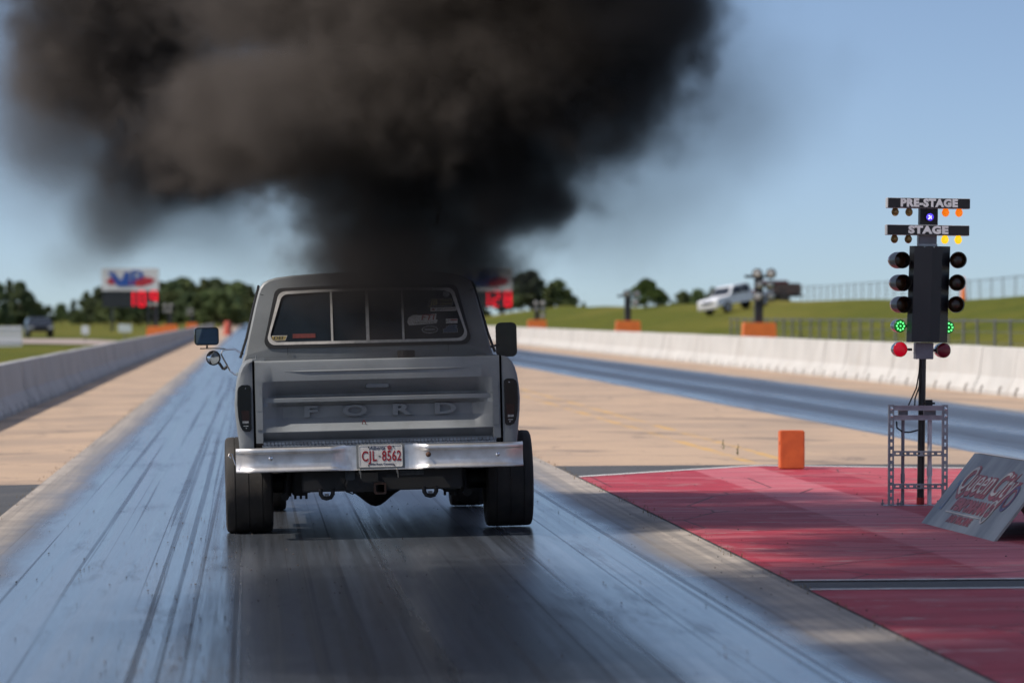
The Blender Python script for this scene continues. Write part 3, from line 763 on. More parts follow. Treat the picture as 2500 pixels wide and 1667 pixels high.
# seams, drip rails, side glass, doors
for sg in (-1, 1):
    b = MB(); b.add([(sg * .770, rear_y(1.70) - .0015, 1.715), (sg * .800, rear_y(1.705) - .0015, 1.722), (sg * .800, rear_y(1.705) - .0015, 1.726), (sg * .770, rear_y(1.70) - .0015, 1.719)], [(0, 1, 2, 3)])
    b.build('panel_seam', m_seam, cab); MB().box((sg * .60, 2.331, 1.30), (.003, .006, .07)).build('panel_seam', m_seam, cab)
for sg in (-1, 1):
    b = MB(); b.tube([(sg * .955, 2.42, 1.25), (sg * .905, 2.44, 1.40), (sg * .84, 2.49, 1.66), (sg * .813, 2.52, 1.755), (sg * .806, 2.62, 1.785), (sg * .806, 3.3, 1.79), (sg * .81, 3.66, 1.76)], .010, 6); b.build('drip_rail', m_gasket, cab)
    b = MB(); b.add([(sg * (.934 + .004), 2.62, 1.29), (sg * (.934 + .004), 3.95, 1.29), (sg * (.84 + .004), 3.62, 1.68), (sg * (.828 + .004), 2.72, 1.69)], [(0, 1, 2, 3)]); b.build('side_window', m_rglass, cab)
    b = MB(); b.grid([[(sg * x * 1.004, y, z) for x, z in ((.940, .66), (.958, .82), (.966, 1.0), (.961, 1.15), (.941, 1.245))] for y in (2.60, 3.2, 3.82)]); b.build('door', m_primer, cab, smooth=30)
    b = MB(); b.bbox((sg * .982, 2.74, 1.13), (.02, .12, .025), .006); b.build('door_handle', m_bright, cab)
b = MB(); b.add([(-.86, 4.17, 1.285), (.86, 4.17, 1.285), (.76, 3.70, 1.78), (-.76, 3.70, 1.78)], [(0, 1, 2, 3)]); b.build('windscreen', m_rglass, cab)
# hood and front end
b = MB(); rows = []
for y, wd, zt in ((3.56, .945, 1.245), (4.15, .955, 1.245), (4.6, .965, 1.22), (5.1, .965, 1.185), (5.28, .955, 1.15), (5.32, .93, 1.10)):
    rows.append([(sg_ * x, y, z) for sg_, x, z in ((-1, wd * .99, .56 if abs(y - 4.6) > .45 else .80), (-1, wd, .85), (-1, wd * .995, zt - .10), (-1, wd * .95, zt - .02), (-1, wd * .78, zt), (1, 0, zt + .03), (1, wd * .78, zt), (1, wd * .95, zt - .02), (1, wd * .995, zt - .10), (1, wd, .85), (1, wd * .99, .56 if abs(y - 4.6) > .45 else .80))])
b.grid(rows); b.box((0, 5.30, .82), (1.82, .03, .55)); b.build('front_fenders', m_primer, truck, smooth=35)
b = MB(); b.bbox((0, 5.34, .92), (1.25, .05, .28), .02)
for k in range(6): b.box((0, 5.37, .82 + k * .04), (1.2, .02, .012))
b.build('grille', m_blackgl, truck)
for sg in (-1, 1):
    b = MB(); b.lathe([(.10, 0), (.10, .03), (.07, .05), (.02, .055)], MT(sg * .76, 5.31, .92) @ REAR @ Matrix.Rotation(math.pi, 4, 'X'), 20); b.build('headlight', m_lensclear, truck)
b = MB(); b.bbox((0, 5.42, .56), (1.95, .12, .17), .03); b.build('front_bumper', m_chrome, truck)
# smoke stack behind the cab
b = MB(); b.tube([(.28, 2.22, .75), (.28, 2.22, 1.28)], .065, 16, cap=False); b.build('exhaust_stack', m_black, truck)
# towing mirrors
def mir(nm, w_, h_, r_, x, y, z, rz, glass):
    M0 = MT(x, y, z) @ Matrix.Rotation(rz, 4, 'Z') @ REAR
    b = MB(); b.prism(rrect(w_, h_, r_), .03, M0 @ MT(0, 0, -.03)); b.ring(rrect(w_, h_, r_), rrect(w_ - .016, h_ - .016, max(.004, r_ - .008)), .006, M0)
    o = b.build(nm, m_blackgl, truck, smooth=30)
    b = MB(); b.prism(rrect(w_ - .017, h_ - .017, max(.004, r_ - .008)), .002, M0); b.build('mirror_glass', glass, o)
    return o
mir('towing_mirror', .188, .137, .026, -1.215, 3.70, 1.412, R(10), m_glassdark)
mir('towing_mirror', .165, .268, .040, 1.122, 3.70, 1.332, R(-3), m_lensdark)  # black lens material stands in for the dark reflection in this mirror
M0 = MT(-1.168, 3.69, 1.243) @ Matrix.Rotation(R(14), 4, 'Z') @ REAR
b = MB(); b.lathe([(.020, -.035), (.050, -.02), (.058, 0), (.058, .006), (.052, .007), (.052, .001)], M0, 28, cap=False)
cm_ = b.build('convex_mirror', m_blackgl, truck, smooth=30)
b = MB(); b.lathe([(.0525, .001), (.04, .006), (.02, .009), (.001, .010)], M0, 28); b.build('mirror_glass', m_glassmir, cm_, smooth=60)
b = MB(); b.tube([(-.935, 3.62, 1.268), (-.965, 3.64, 1.285), (-1.00, 3.66, 1.308), (-1.06, 3.68, 1.306), (-1.095, 3.69, 1.300), (-1.107, 3.69, 1.275), (-1.10, 3.69, 1.255), (-1.04, 3.68, 1.14), (-1.01, 3.66, 1.115), (-.965, 3.64, 1.098)], .0065, 8); b.build('mirror_bracket', m_bright, truck)
b = MB(); b.tube([(-1.07, 3.69, 1.312), (-1.15, 3.70, 1.318), (-1.27, 3.71, 1.318)], .0045, 6); b.bbox((-1.215, 3.705, 1.330), (.014, .014, .03), .003); b.build('mirror_rod', m_black, truck)
b = MB(); b.tube([(-1.125, 3.70, 1.205), (-1.095, 3.70, 1.158), (-1.085, 3.695, 1.155), (-1.062, 3.69, 1.175)], .011, 8); b.build('convex_mirror_arm', m_black, truck)
b = MB(); b.tube([(.93, 3.62, 1.262), (1.06, 3.68, 1.295)], .009, 8); b.tube([(1.10, 3.69, 1.21), (1.105, 3.68, 1.17), (1.02, 3.66, 1.13), (.965, 3.62, 1.11)], .010, 8); b.build('mirror_bracket', m_black, truck)
# bed rail fittings
b = MB(); b.box((-.82, .33, 1.255), (.09, .05, .012)); b.tube([(-.84, .33, 1.26), (-.84, .33, 1.285)], .006, 6); b.box((-.795, .31, 1.258), (.028, .03, .022)); b.build('bed_latch', m_primer, truck)
# window stickers (flat print on the glass)
def sticker(poly, x, z, mat, name='window_sticker', dy=-.0022):
    b = MB(); s = .30; Ms = MT(x, rear_y(z) + dy, z) @ REAR @ Matrix.Rotation(math.atan(s), 4, 'X').inverted()
    b.prism(poly, .0008, Ms); o = b.build(name, mat, cab); return o, Ms
def st_text(o, Ms, t, size, mat, x=0, y=0, sx=1.0, shear=0, off=0):
    tb = text_mb(t, size, Ms @ MT(x, y, .0012), .0004, sx, shear, off); tb.build('sticker_lettering', mat, o)
s_white = M('sticker_white', (.55, .52, .48), (.45, .42, .38), 30, .6); s_gold = M('sticker_gold', (.36, .28, .10), (.28, .21, .08), 30, .5)
s_dark = M('sticker_black', (.02, .02, .022), None, 30, .5); s_redi = M('sticker_red_ink', (.34, .03, .04), None, 30, .5); s_grey = M('sticker_grey', (.26, .26, .26), (.16, .16, .16), 60, .5); s_blue = M('sticker_blue', (.04, .07, .12), None, 30, .5)
def par(w_, h_, k): return [(-w_ / 2 - k / 2, -h_ / 2), (w_ / 2 - k / 2, -h_ / 2), (w_ / 2 + k / 2, h_ / 2), (-w_ / 2 + k / 2, h_ / 2)]
o, Ms = sticker(par(.185, .062, .02), .558, 1.632, s_grey); o2, M2 = sticker(par(.178, .055, .018), .558, 1.632, s_dark, 'sticker_field', -.0032)
st_text(o, M2, 'JB', .066, s_gold, -.055, 0, 1.0, .25, .001); st_text(o, M2, 'POWER', .026, s_gold, .038, .013, 1.0, .25); st_text(o, M2, 'CENTRE', .026, s_gold, .036, -.014, .95, .25)
o, Ms = sticker(rrect(.198, .030, .002), .575, 1.580, s_white)
st_text(o, Ms, 'PERFORMANCE', .019, s_dark, .022, 0, 1.05); b = MB(); b.box((0, 0, 0), (.018, .012, .0006), None); b.v = [tuple(Ms @ (Vector(p) + Vector((-.075, 0, .0012)))) for p in b.v]; b.build('sticker_mark', s_redi, o)
o, Ms = sticker([(-.105, -.048), (.10, -.036), (.112, -.010), (.098, -.006), (.105, .040), (-.02, .030), (-.07, .034), (-.108, .012), (-.118, -.020)], .418, 1.510, s_white)
st_text(o, Ms, 'FTI', .062, s_redi, .035, .010, 1.25, .2, .001); st_text(o, Ms, 'performance.com', .021, s_dark, .010, -.028, 1.0, .1)
o, Ms = sticker([(.062 * math.cos(k * math.tau / 24), .030 * math.sin(k * math.tau / 24)) for k in range(24)], .468, 1.430, s_grey)
o2, M2 = sticker([(.055 * math.cos(k * math.tau / 24), .024 * math.sin(k * math.tau / 24)) for k in range(24)], .468, 1.430, s_dark, 'sticker_field', -.0032)
b = MB(); b.prism(rrect(.08, .010, .002), .0006, M2 @ MT(0, 0, .001)); b.build('sticker_band', s_grey, o)
o, Ms = sticker(rrect(.088, .036, .003), .634, 1.490, s_white)
st_text(o, Ms, 'eT', .028, s_dark, -.028, 0, 1.0); b = MB(); b.prism(rrect(.050, .009, .001), .0006, Ms @ MT(.016, .008, .001)); b.build('sticker_mark', s_redi, o)
o, Ms = sticker([(-.056, -.03), (.054, -.03), (.056, .004), (.045, .010), (.054, .022), (.045, .032), (-.01, .028), (-.03, .020), (-.036, .004), (-.056, .001)], .622, 1.432, s_grey)
o2, M2 = sticker([(-.052, -.026), (.050, -.026), (.051, .002), (.036, .008), (.048, .021), (.042, .027), (-.008, .023), (-.026, .016), (-.032, .000), (-.052, -.002)], .622, 1.432, s_blue, 'sticker_field', -.0032)
o, Ms = sticker([(.026 * math.cos(k * math.tau / 16), .026 * math.sin(k * math.tau / 16)) for k in range(16)], .600, 1.695, s_grey)
o, Ms = sticker(par(.115, .040, .016), -.665, 1.392, s_white); o2, M2 = sticker(par(.107, .032, .013), -.665, 1.392, s_gold, 'sticker_field', -.0032)
st_text(o, M2, 'DEI', .036, s_dark, -.005, 0, 1.35, .2, .001)
o, Ms = sticker(rrect(.17, .034, .002), -.475, 1.405, M('sticker_maroon', (.16, .025, .02), (.10, .02, .018), 60, .6))

# ------------------------------------------------------------------ starting tree
m_signface = M('sign_black', (.010, .010, .012), (.016, .016, .018), 10, .5)
m_signside = M('sign_side_white', (.62, .61, .62), None, 10, .5)
m_letter = M('letter_white', (.90, .88, .90), None, 14, .5)
m_post = M('post_black', (.016, .016, .018), (.028, .026, .026), 8, .4)
m_greybox = M('box_grey', (.26, .25, .28), (.20, .19, .21), 8, .5)
m_panel = M('panel_black', (.016, .017, .020), (.024, .025, .028), 3, .38, stretch=(1, 1, .15))
m_hood = M('hood_black', (.014, .013, .013), None, 8, .35)
m_amberoff = M('amber_lens_unlit', (.10, .045, .015), (.06, .03, .012), 40, .2)
m_bulbgold = M('bulb_gold_unlit', (.42, .27, .09), (.30, .18, .06), 25, .25, metal=.35)
m_bulborange = M('bulb_orange_lit', (.8, .25, .02), None, 20, .3, emit=(1, .20, .004), es=.75)
m_bulbyellow = M('bulb_yellow_lit', (.9, .7, .05), None, 20, .3, emit=(1, .58, .012), es=1.0)
m_blueled = M('blue_led_lit', (.1, .08, .6), None, 20, .3, emit=(.10, .06, .9), es=.9)
m_greenlens = M('green_lens', (.01, .12, .025), None, 30, .2, emit=(0, .25, .02), es=.25)
m_greendot = M('green_led_lit', (.1, .8, .2), None, 20, .3, emit=(.12, 1, .22), es=2.2)
m_redlens = M('red_lens_lit', (.45, .01, .025), None, 60, .25, emit=(.8, .0, .02), es=.35)
m_redlens2 = M('red_lens_unlit', (.22, .008, .022), None, 60, .25)
m_bowl = M('lamp_bowl', (.45, .46, .48), (.22, .2, .2), 20, .14, metal=.95)
TD = 32.33
tp = at(2247, 1233, TD); tx, ty = tp.x, tp.y; tz = P(tx)
tree = empty('starting_light_tree', (tx, ty, tz), 'black drag race starting tree with PRE-STAGE and STAGE signs and signal lamps', 'traffic light', rot=(0, .012, 0))
S = TD / FPX
def TL(u, v): return ((u - 2247) * S, (1233 - v) * S)       # photo pixels -> tree-local x, z
b = MB(); x0, z0 = TL(2247, 1233); xt, zt = TL(2248, 876)
b.tube([(0, 0, 0), (xt, 0, zt)], .0285, 18); b.build('post', m_post, tree, smooth=40)
b = MB(); b.tube([(0, 0, .005), (0, 0, .06)], .031, 18); b.build('post_base_ring', M('base_red', (.40, .03, .03), None, 20, .6), tree)
x, z = TL(2250, 857); b = MB(); b.bbox((x, 0, z), (.142, .11, .13), .004); b.build('lower_box', m_greybox, tree)
x, z = TL(2256, 588); b = MB(); b.bbox((x, .02, z), (.142, .10, .115), .003); b.build('upper_box', m_greybox, tree)
b = MB(); b.box((x, -.033, z - .045), (.15, .006, .035)); b.build('upper_flange', m_signside, tree)
x, z = TL(2258, 530); b = MB(); b.bbox((x, .02, z), (.140, .11, .16), .004); hd = b.build('head_box', m_signface, tree)
x, z = TL(2259, 531); b = MB(); b.lathe([(.036, 0), (.036, .016), (.030, .02)], MT(x, -.035, z) @ REAR, 20); bl = b.build('blue_lamp', m_hood, tree)
b = MB(); b.lathe([(.031, 0), (.028, .006), (.015, .012), (.002, .013)], MT(x, -.052, z) @ REAR, 20); b.build('blue_lens', m_blueled, bl)
b = MB()
for dx, dz in ((-.008, .010), (.006, .004), (-.004, -.004), (.008, -.010), (-.010, -.014)): b.lathe([(.0045, 0), (.003, .003)], MT(x + dx, -.0655, z + dz) @ REAR, 8)
b.build('led_dot', M('white_led_lit', (.8, .8, 1), None, 9, .3, emit=(.8, .8, 1), es=2), bl)
for (txt, v, uc, sz, sxx) in (('PRE-STAGE', 497.5, 2255.5, .080, 1.05), ('STAGE', 563, 2254.5, .078, 1.25)):
    x, z = TL(uc, v); b = MB(); b.bbox((x, -.01, z), (.655, .115, .081), .003); sg_ = b.build('sign_box', m_signside, tree)
    b = MB(); b.box((x, -.0695, z), (.648, .004, .074)); b.build('sign_face', m_signface, sg_)
    tb = text_mb(txt, sz, MT(x, -.0722, z - .001) @ REAR, .001, sxx, off=.0050, space=1.12); tb.build('sign_lettering', m_letter, sg_)
def bulb(u, v, mat):
    x, z = TL(u, v); b = MB()
    b.lathe([(.002, -.0315), (.014, -.028), (.025, -.017), (.0305, 0), (.028, .014), (.019, .030), (.014, .042), (.014, .052)], MT(x, -.02, z), 20); b.build('stage_bulb', mat, tree, smooth=50)
for u in (2175, 2209): bulb(u, 520, m_bulbgold)
for u in (2299, 2332): bulb(u, 520, m_bulborange)
for u in (2174, 2208): bulb(u, 586, m_bulbgold)
for u in (2298, 2331): bulb(u, 586, m_bulbyellow)
# bent shield panel
(xa, za), (xb, zb) = TL(2210, 602), TL(2205, 836)
b = MB(); cols = []
for z_, sh in ((za, 0.0), (zb, -.016)):
    cols.append([(xa + sh, -.055, z_), (xa + .03 + sh, -.115, z_), (xa + .17 + sh, -.128, z_), (xa + .25 + sh, -.118, z_), (xa + .323 + sh, -.055, z_)])
b.grid(cols); b.grid([[(p[0], p[1] + .004, p[2]) for p in r] for r in cols])
for r in cols: b.add([r[0], r[1], r[2], r[3], r[4]] + [(xa + .3, -.02, r[0][2]), (xa + .03, -.02, r[0][2])], [(0, 1, 2, 3, 4, 5, 6)])
shield = b.build('shield_panel', m_panel, tree)
b = MB()
for u in (2243, 2266):
    x, z = TL(u, 604.5); b.lathe([(.0045, 0), (.003, .003)], MT(x, -.127, z) @ REAR, 8)
b.build('panel_screw', m_bright, shield)
x, z = TL(2262, 720); b = MB(); b.box((x, .03, z), (.10, .10, .74)); b.build('lamp_column', m_signface, tree)
def lamp(u, v, r, lens, dots, hood, bowl=m_bowl, yaw=9):
    x, z = TL(u, v); Mx = MT(x, -.02, z) @ Matrix.Rotation(R(yaw), 4, 'Z') @ REAR
    b = MB(); b.lathe([(.012, -.125), (r * .55, -.115), (r * .85, -.085), (r * .98, -.045), (r, -.02), (r, 0)], Mx, 24); o = b.build('signal_lamp', bowl, tree, smooth=45)
    b = MB(); b.lathe([(r * .96, .0), (r * .90, .006), (r * .5, .012), (.002, .014)], Mx, 24); b.build('lens', lens, o, smooth=50)
    if hood:
        b = MB(); b.lathe([(r * 1.02, -.02), (r * 1.03, .115), (r * 1.0, .115), (r * .98, -.018)], Mx, 26, cap=False); b.build('hood', m_hood, o, smooth=45)
    if dots:
        for k in range(9):
            a = k * math.tau / 8; q = 0 if k == 8 else r * .60
            b = MB(); b.lathe([(.0075, 0), (.005, .004)], Mx @ MT(q * math.cos(a), q * math.sin(a), .0125), 8); b.build('led_dot', m_greendot, o)
    b = MB(); b.tube([(x, .02, z), (x + (.10 if x < .0 else -.10), .03, z)], .010, 8); b.build('lamp_arm', m_post, o)
    return o
m_bowlo = M('lamp_bowl_amber', (.40, .12, .07), (.25, .1, .08), 20, .15, metal=.9)
for k, v in enumerate((637, 692, 745)):
    lamp(2183 + 3 * k, v, .064, m_amberoff, False, True, m_bowlo, 10)
    lamp(2331 - 2 * k, v - 2, .064, m_amberoff, False, True, m_bowl, -8)
lamp(2190, 797, .052, m_greenlens, True, False, m_bowl, 16); lamp(2309, 799, .052, m_greenlens, True, False, m_bowl, 12)
lamp(2192, 854, .060, m_redlens, False, False, m_bowl, 10); lamp(2299, 855, .060, m_redlens2, False, False, m_bowl, 14)
b = MB(); cx, cz = TL(2238, 880); ex, ez = TL(2212, 990)
b.tube([(cx + .01, -.02, cz + .03), (cx, -.03, cz - .1), (cx - .02, -.03, cz - .22), (ex, -.05, ez)], .006, 6); b.build('power_cable', m_black, tree)
b = MB(); b.tube([(cx + .012, -.03, cz - .1), (cx + .005, -.035, cz - .2), (cx - .03, -.04, cz - .30), (ex + .05, -.05, ez)], .006, 6); b.build('power_cable', m_black, tree)

# ------------------------------------------------------------------ strut rack in front of the post
m_strut = M('galvanised_strut', (.34, .34, .36), (.24, .235, .25), 16, .45, metal=.55)
m_pvc = M('white_pvc', (.74, .73, .74), (.62, .60, .62), 10, .45)
m_pvcg = M('grey_conduit', (.26, .245, .27), (.20, .19, .21), 10, .45)
m_slot = M('slot_dark', (.02, .02, .022), None, 9, .9)
RD = TD - .16; RS = RD / FPX
rp = at(2241, 1236, RD); rz = P(rp.x)
rack = empty('strut_rack', (rp.x, rp.y, rz), 'low galvanised slotted strut rack with conduits around the foot of the starting tree', 'metal rack', rot=(0, .004, 0))
def RL(u, v): return ((u - 2241) * RS, (1236 - v) * RS)
def slotted(p0, p1, wd, dep, vertical, nslots, name):
    """channel made of two flange strips with real slot gaps and two side walls"""
    b = MB(); (xa, za), (xb, zb) = p0, p1
    Lg = (zb - za) if vertical else (xb - xa); sl_w, sl_l = wd * .34, Lg / nslots * .52
    def bx(c0, c1, d0, d1, y, t):     # c across, d along
        ca, da = (c0 + c1) / 2, (d0 + d1) / 2
        if vertical: b.box((xa + ca, y, za + da), (c1 - c0, t, d1 - d0))
        else: b.box((xa + da, y, za + ca), (d1 - d0, t, c1 - c0))
    bx(-wd / 2, -sl_w / 2, 0, Lg, 0, .003); bx(sl_w / 2, wd / 2, 0, Lg, 0, .003)
    st = Lg / nslots
    for k in range(nslots + 1):
        d0 = max(0, k * st - st / 2 + sl_l / 2); d1 = min(Lg, k * st + st / 2 - sl_l / 2)
        bx(-sl_w / 2, sl_w / 2, d0, d1, .0, .0026)
    for s_ in (-1, 1):
        c = s_ * (wd / 2 - .0015)
        if vertical: b.box((xa + c, dep / 2 + .0015, (za + zb) / 2), (.003, dep, Lg))
        else: b.box(((xa + xb) / 2, dep / 2 + .0015, za + c), (Lg, dep, .003))
    return b.build(name, m_strut, rack)
for u in (2175, 2307.5): slotted((RL(u, 1236)[0], 0.003), (RL(u, 1236)[0], RL(u, 989)[1]), .043, .04, True, 14, 'upright')
for v in (1108, 1188):
    xa, z = RL(2182, v); xb, _ = RL(2301, v); slotted((xa, z), (xb, z), .040, .04, False, 7, 'crossbar')
for v in (997, 1020.5):
    xa, z = RL(2182, v); xb, _ = RL(2301, v); b = MB(); xm = (xa + xb) / 2
    b.box((xm, .02, z), (xb - xa, .04, .030)); b.box((xm, -.002, z + .0165), (xb - xa, .010, .006)); b.box((xm, -.002, z - .0165), (xb - xa, .010, .006)); b.build('top_rail', M('rail_pinkgrey', (.42, .37, .40), (.33, .29, .32), 12, .4, metal=.4), rack)
for u in (2176, 2309):
    for v in (999, 1017):
        x, z = RL(u, v); b = MB(); b.lathe([(.011, 0), (.011, .007), (.006, .008), (.006, .014)], MT(x, -.002, z) @ REAR, 6); b.build('bolt', m_bright, rack)
for (u, mat, rr, jv) in ((2206, m_pvcg, .0135, 1168), (2272, m_pvc, .0175, 1152)):
    x, z = RL(u, 1027); b = MB(); b.tube([(x, .055, .002), (x, .055, z)], rr, 14); o = b.build('conduit', mat, rack, smooth=40)
    _, zj = RL(u, jv); b = MB(); b.tube([(x, .055, zj - .035), (x, .055, zj + .035)], rr * 1.25, 14); b.build('coupling', mat, o, smooth=40)
for u0, u1 in ((2195, 2218), (2258, 2287)):
    x0, z = RL(u0, 1008); x1, _ = RL(u1, 1008); b = MB(); b.bbox(((x0 + x1) / 2, .075, z), (x1 - x0, .05, .05), .004); b.build('junction_box', m_greybox, rack)
x, z = RL(2272, 986); b = MB(); b.bbox((x, .10, z), (.095, .06, .055), .02); b.build('meter_cover', m_black, rack)
b = MB(); x0, z0 = RL(2190, 1030); x1, z1 = RL(2244, 1052)
b.tube([(x0, .05, z0), (x0 + .003, .05, z0 - .05), (x0 + .05, .05, z0 - .085), (x0 + .11, .06, z0 - .085), (x1, .09, z1)], .0065, 8); b.build('loop_cable', m_black, rack, smooth=40)
for u in (2155, 2193, 2200, 2291, 2296):
    x, _ = RL(u, 1236); b = MB(); b.tube([(x, .02, 0), (x, .02, rnd.uniform(.035, .06))], .006, 6); b.lathe([(.013, .012), (.013, .024)], MT(x, .02, 0), 6); b.build('anchor_bolt', m_strut, rack)
b = MB(); b.box((RL(2241, 1236)[0], .03, .004), (.56, .14, .005)); b.build('base_plate', m_strut, rack)

# ------------------------------------------------------------------ A-frame board
m_board = M('weathered_board', (.30, .31, .29), (.15, .165, .17), 2.2, .42, bump=.06, bscale=30, stretch=(1, .9, .25), rvar=.3)
m_ply = M('plywood_edge', (.20, .15, .10), None, 30, .8)
m_bred = M('board_red', (.36, .055, .055), (.22, .06, .06), 9, .5)
m_bwhite = M('board_cream', (.62, .58, .52), (.45, .42, .38), 9, .5)
m_bpurple = M('board_purple', (.09, .07, .17), None, 9, .5)
bx0, by0, bx1, by1 = 4.82, 29.25, 4.90, 26.8
board = empty('sandwich_board', ((bx0 + bx1) / 2, (by0 + by1) / 2, P(4.86) + .004), 'weathered sandwich board with red and white script lettering on the red pad', 'sign')
board.rotation_euler = (0, 0, math.atan2(by1 - by0, bx1 - bx0))
BL, BH, LEAN = math.hypot(bx1 - bx0, by1 - by0), .635, R(38)
# local: x' runs along the board (far -> near), face looks to -y'
FM = Matrix.Rotation(R(90) - LEAN, 4, 'X')          # local XY board plane -> leaning back
b = MB(); b.prism([(-BL / 2, 0), (BL / 2, 0), (BL / 2, BH), (-BL / 2, BH)], -.016, FM); b.build('front_board', m_board, board)
MB().prism([(-BL / 2, 0), (BL / 2, 0), (BL / 2, BH), (-BL / 2, BH)], .012, MT(0, 2 * BH * math.sin(LEAN) + .03, 0) @ Matrix.Rotation(R(90) + LEAN, 4, 'X')).build('rear_board', m_ply, board)
def bt(t, size, x, y, mat, sx=1, shear=0, off=0, h=.002):
    tb = text_mb(t, size, FM @ MT(x, y, h), .002, sx, shear, off); return tb.build('board_lettering', mat, board)
def bpoly(pl, mat, h=.002, nm='board_print'):
    b = MB(); b.prism(pl, .0012, FM @ MT(0, 0, h)); return b.build(nm, mat, board)
for wd_, xo in (('Queen', -.44), ('City', .42)):
    bt(wd_, .300, xo, .40, m_bred, 1.20, .30, .024, .002); bt(wd_, .300, xo - .02, .412, m_bwhite, 1.20, .30, .0, .005)
bt('PERFORMANCE', .130, -.05, .205, m_bred, 1.35, .12, .010, .002)
bpoly([(-.75, .13), (.45, .13), (.45, .140), (-.75, .140)], m_bwhite, .003)
bt('AND MACHINE', .085, -.15, .085, m_bred, 1.25, .12, .004, .002)
ov = lambda a, c, x, y: [(x + a * math.cos(k * math.tau / 26), y + c * math.sin(k * math.tau / 26)) for k in range(26)]
b = MB(); b.ring(ov(.12, .11, .80, .33), ov(.095, .085, .80, .33), .0015, FM @ MT(0, 0, .002)); b.build('board_emblem', m_bpurple, board)
b = MB(); b.ring(ov(.085, .075, .80, .33), ov(.07, .06, .80, .33), .0015, FM @ MT(0, 0, .002)); b.build('board_emblem', m_bred, board)
b = MB(); b.ring(ov(.10, .10, .50, .20), ov(.075, .085, .50, .20), .0015, FM @ MT(0, 0, .003)); b.build('board_swash', m_bwhite, board)
bpoly([(-1.02, .14), (-.93, .14), (-.93, .40), (-1.02, .40)], M('board_blue', (.09, .14, .24), (.2, .24, .3), 6, .5), .002)
bpoly([(-.985, .16), (-.975, .16), (-.975, .36), (-.985, .36)], m_bwhite, .004)

# ------------------------------------------------------------------ orange foam block on the centre line
m_or = M('orange_foam', (.66, .15, .035), (.56, .12, .03), 9, .75, bump=.15, bscale=30)
ob = at(1934, 1145, 39.8)
block = empty('foam_marker_block', (ob.x, ob.y, P(ob.x) + .008), 'upright orange foam block at the tip of the red pad', 'marker block')
b = MB(); b.bbox((0, .06, .186), (.236, .19, .372), .010)
b.build('foam_body', m_or, block, smooth=40)
b = MB(); b.box((-.119, .03, .25), (.003, .012, .035)); b.build('hand_slot', m_slot, block)

# ------------------------------------------------------------------ trackside lights on orange bases
m_obar = M('orange_plastic', (.85, .20, .035), (.75, .17, .03), 3, .5)
m_lampglass = M('reflector_lamp', (.60, .56, .48), (.35, .32, .28), 12, .2, metal=.5)
def side_light(X, Y, zb, lab, ptop, side, lamps, wd=1.12, hh=1.05):
    r = empty('trackside_light', (X, Y, zb), lab, 'lamp', 'lamp clusters behind the barrier walls')
    b = MB(); pr = [(-wd / 2, 0), (wd / 2, 0), (wd / 2 * .97, .35 * hh), (wd / 2 * .90, hh * .96), (wd / 2 * .82, hh), (-wd / 2 * .82, hh), (-wd / 2 * .90, hh * .96), (-wd / 2 * .97, .35 * hh)]
    b.prism(pr, .5, MT(0, .25, 0) @ REAR); o = b.build('orange_base', m_obar, r)
    b = MB(); b.prism(rrect(wd * .6, .06, .02), .02, MT(0, -.262 + .02, hh * .45) @ REAR); b.prism(rrect(.22, .14, .03), .02, MT(-wd * .12, -.245, .12) @ REAR); b.build('base_recess', m_slot, o)
    b = MB(); b.box((0, .1, (hh + ptop) / 2), (.26, .24, ptop - hh)); b.build('lamp_post', m_post, r)
    b = MB(); b.box((0, .02, ptop - .05), (.9 if lamps > 2 else .4, .10, .09)); b.build('cross_arm', m_post, r)
    k = 0
    for i in range(lamps):
        row, colm = divmod(i, 2); x = (-.34 + .36 * colm) * side + rnd.uniform(-.04, .04); z = ptop + .04 - row * .36
        Mx = MT(x, -.06, z) @ Matrix.Rotation(R(rnd.uniform(-14, 14)), 4, 'Z') @ REAR
        b = MB(); b.lathe([(.05, -.18), (.12, -.12), (.165, -.02), (.165, .05)], Mx, 16); hd_ = b.build('lamp_head', m_post, r)
        b = MB(); b.lathe([(.115, 0), (.10, .008), (.002, .02)], Mx @ MT(0, 0, .052), 16); b.build('lamp_lens', m_lampglass, hd_)
    return r
for (u, d, ptop, n, lab) in ((1853, 129, 2.55, 6, 'tall dark lamp cluster on an orange base before the white parked pickup'),
                             (1533, 174, 2.15, 3, 'dark lamp cluster on an orange base in front of the round green tree'),
                             (1311, 229, 1.95, 5, 'pale lensed lamp cluster on an orange base by the dark trees')):
    p = at(u, 800, d); zb = Gz(p.x, p.y); side_light(p.x, p.y, zb + .03, lab, ptop, -1, n)
for (u, d, ptop, n, lab) in ((380, 237, 2.3, 2, 'leftmost orange lamp base seen beyond the grey barrier wall'),
                             (415, 280, 2.3, 4, 'second orange lamp base beyond the grey barrier wall'),
                             (468, 372, 2.2, 4, 'most distant orange lamp base beyond the grey barrier wall')):
    p = at(u, 800, d); zb = Gz(p.x, p.y); side_light(p.x, p.y, zb + .02, lab, ptop, 1, n)
b = MB(); p = at(556, 815, 350); b.lathe([(.42, 0), (.42, .06), (.36, .08), (.30, 1.0), (.26, 1.15), (.10, 1.18)], MT(p.x, p.y, P(-2)), 18)
tag(b.build('marker_barrel', M('orange_red_plastic', (.55, .10, .06), None, 6, .5), smooth=40), 'far red-orange marker barrel seen between the mirror and the cab', 'barrel')

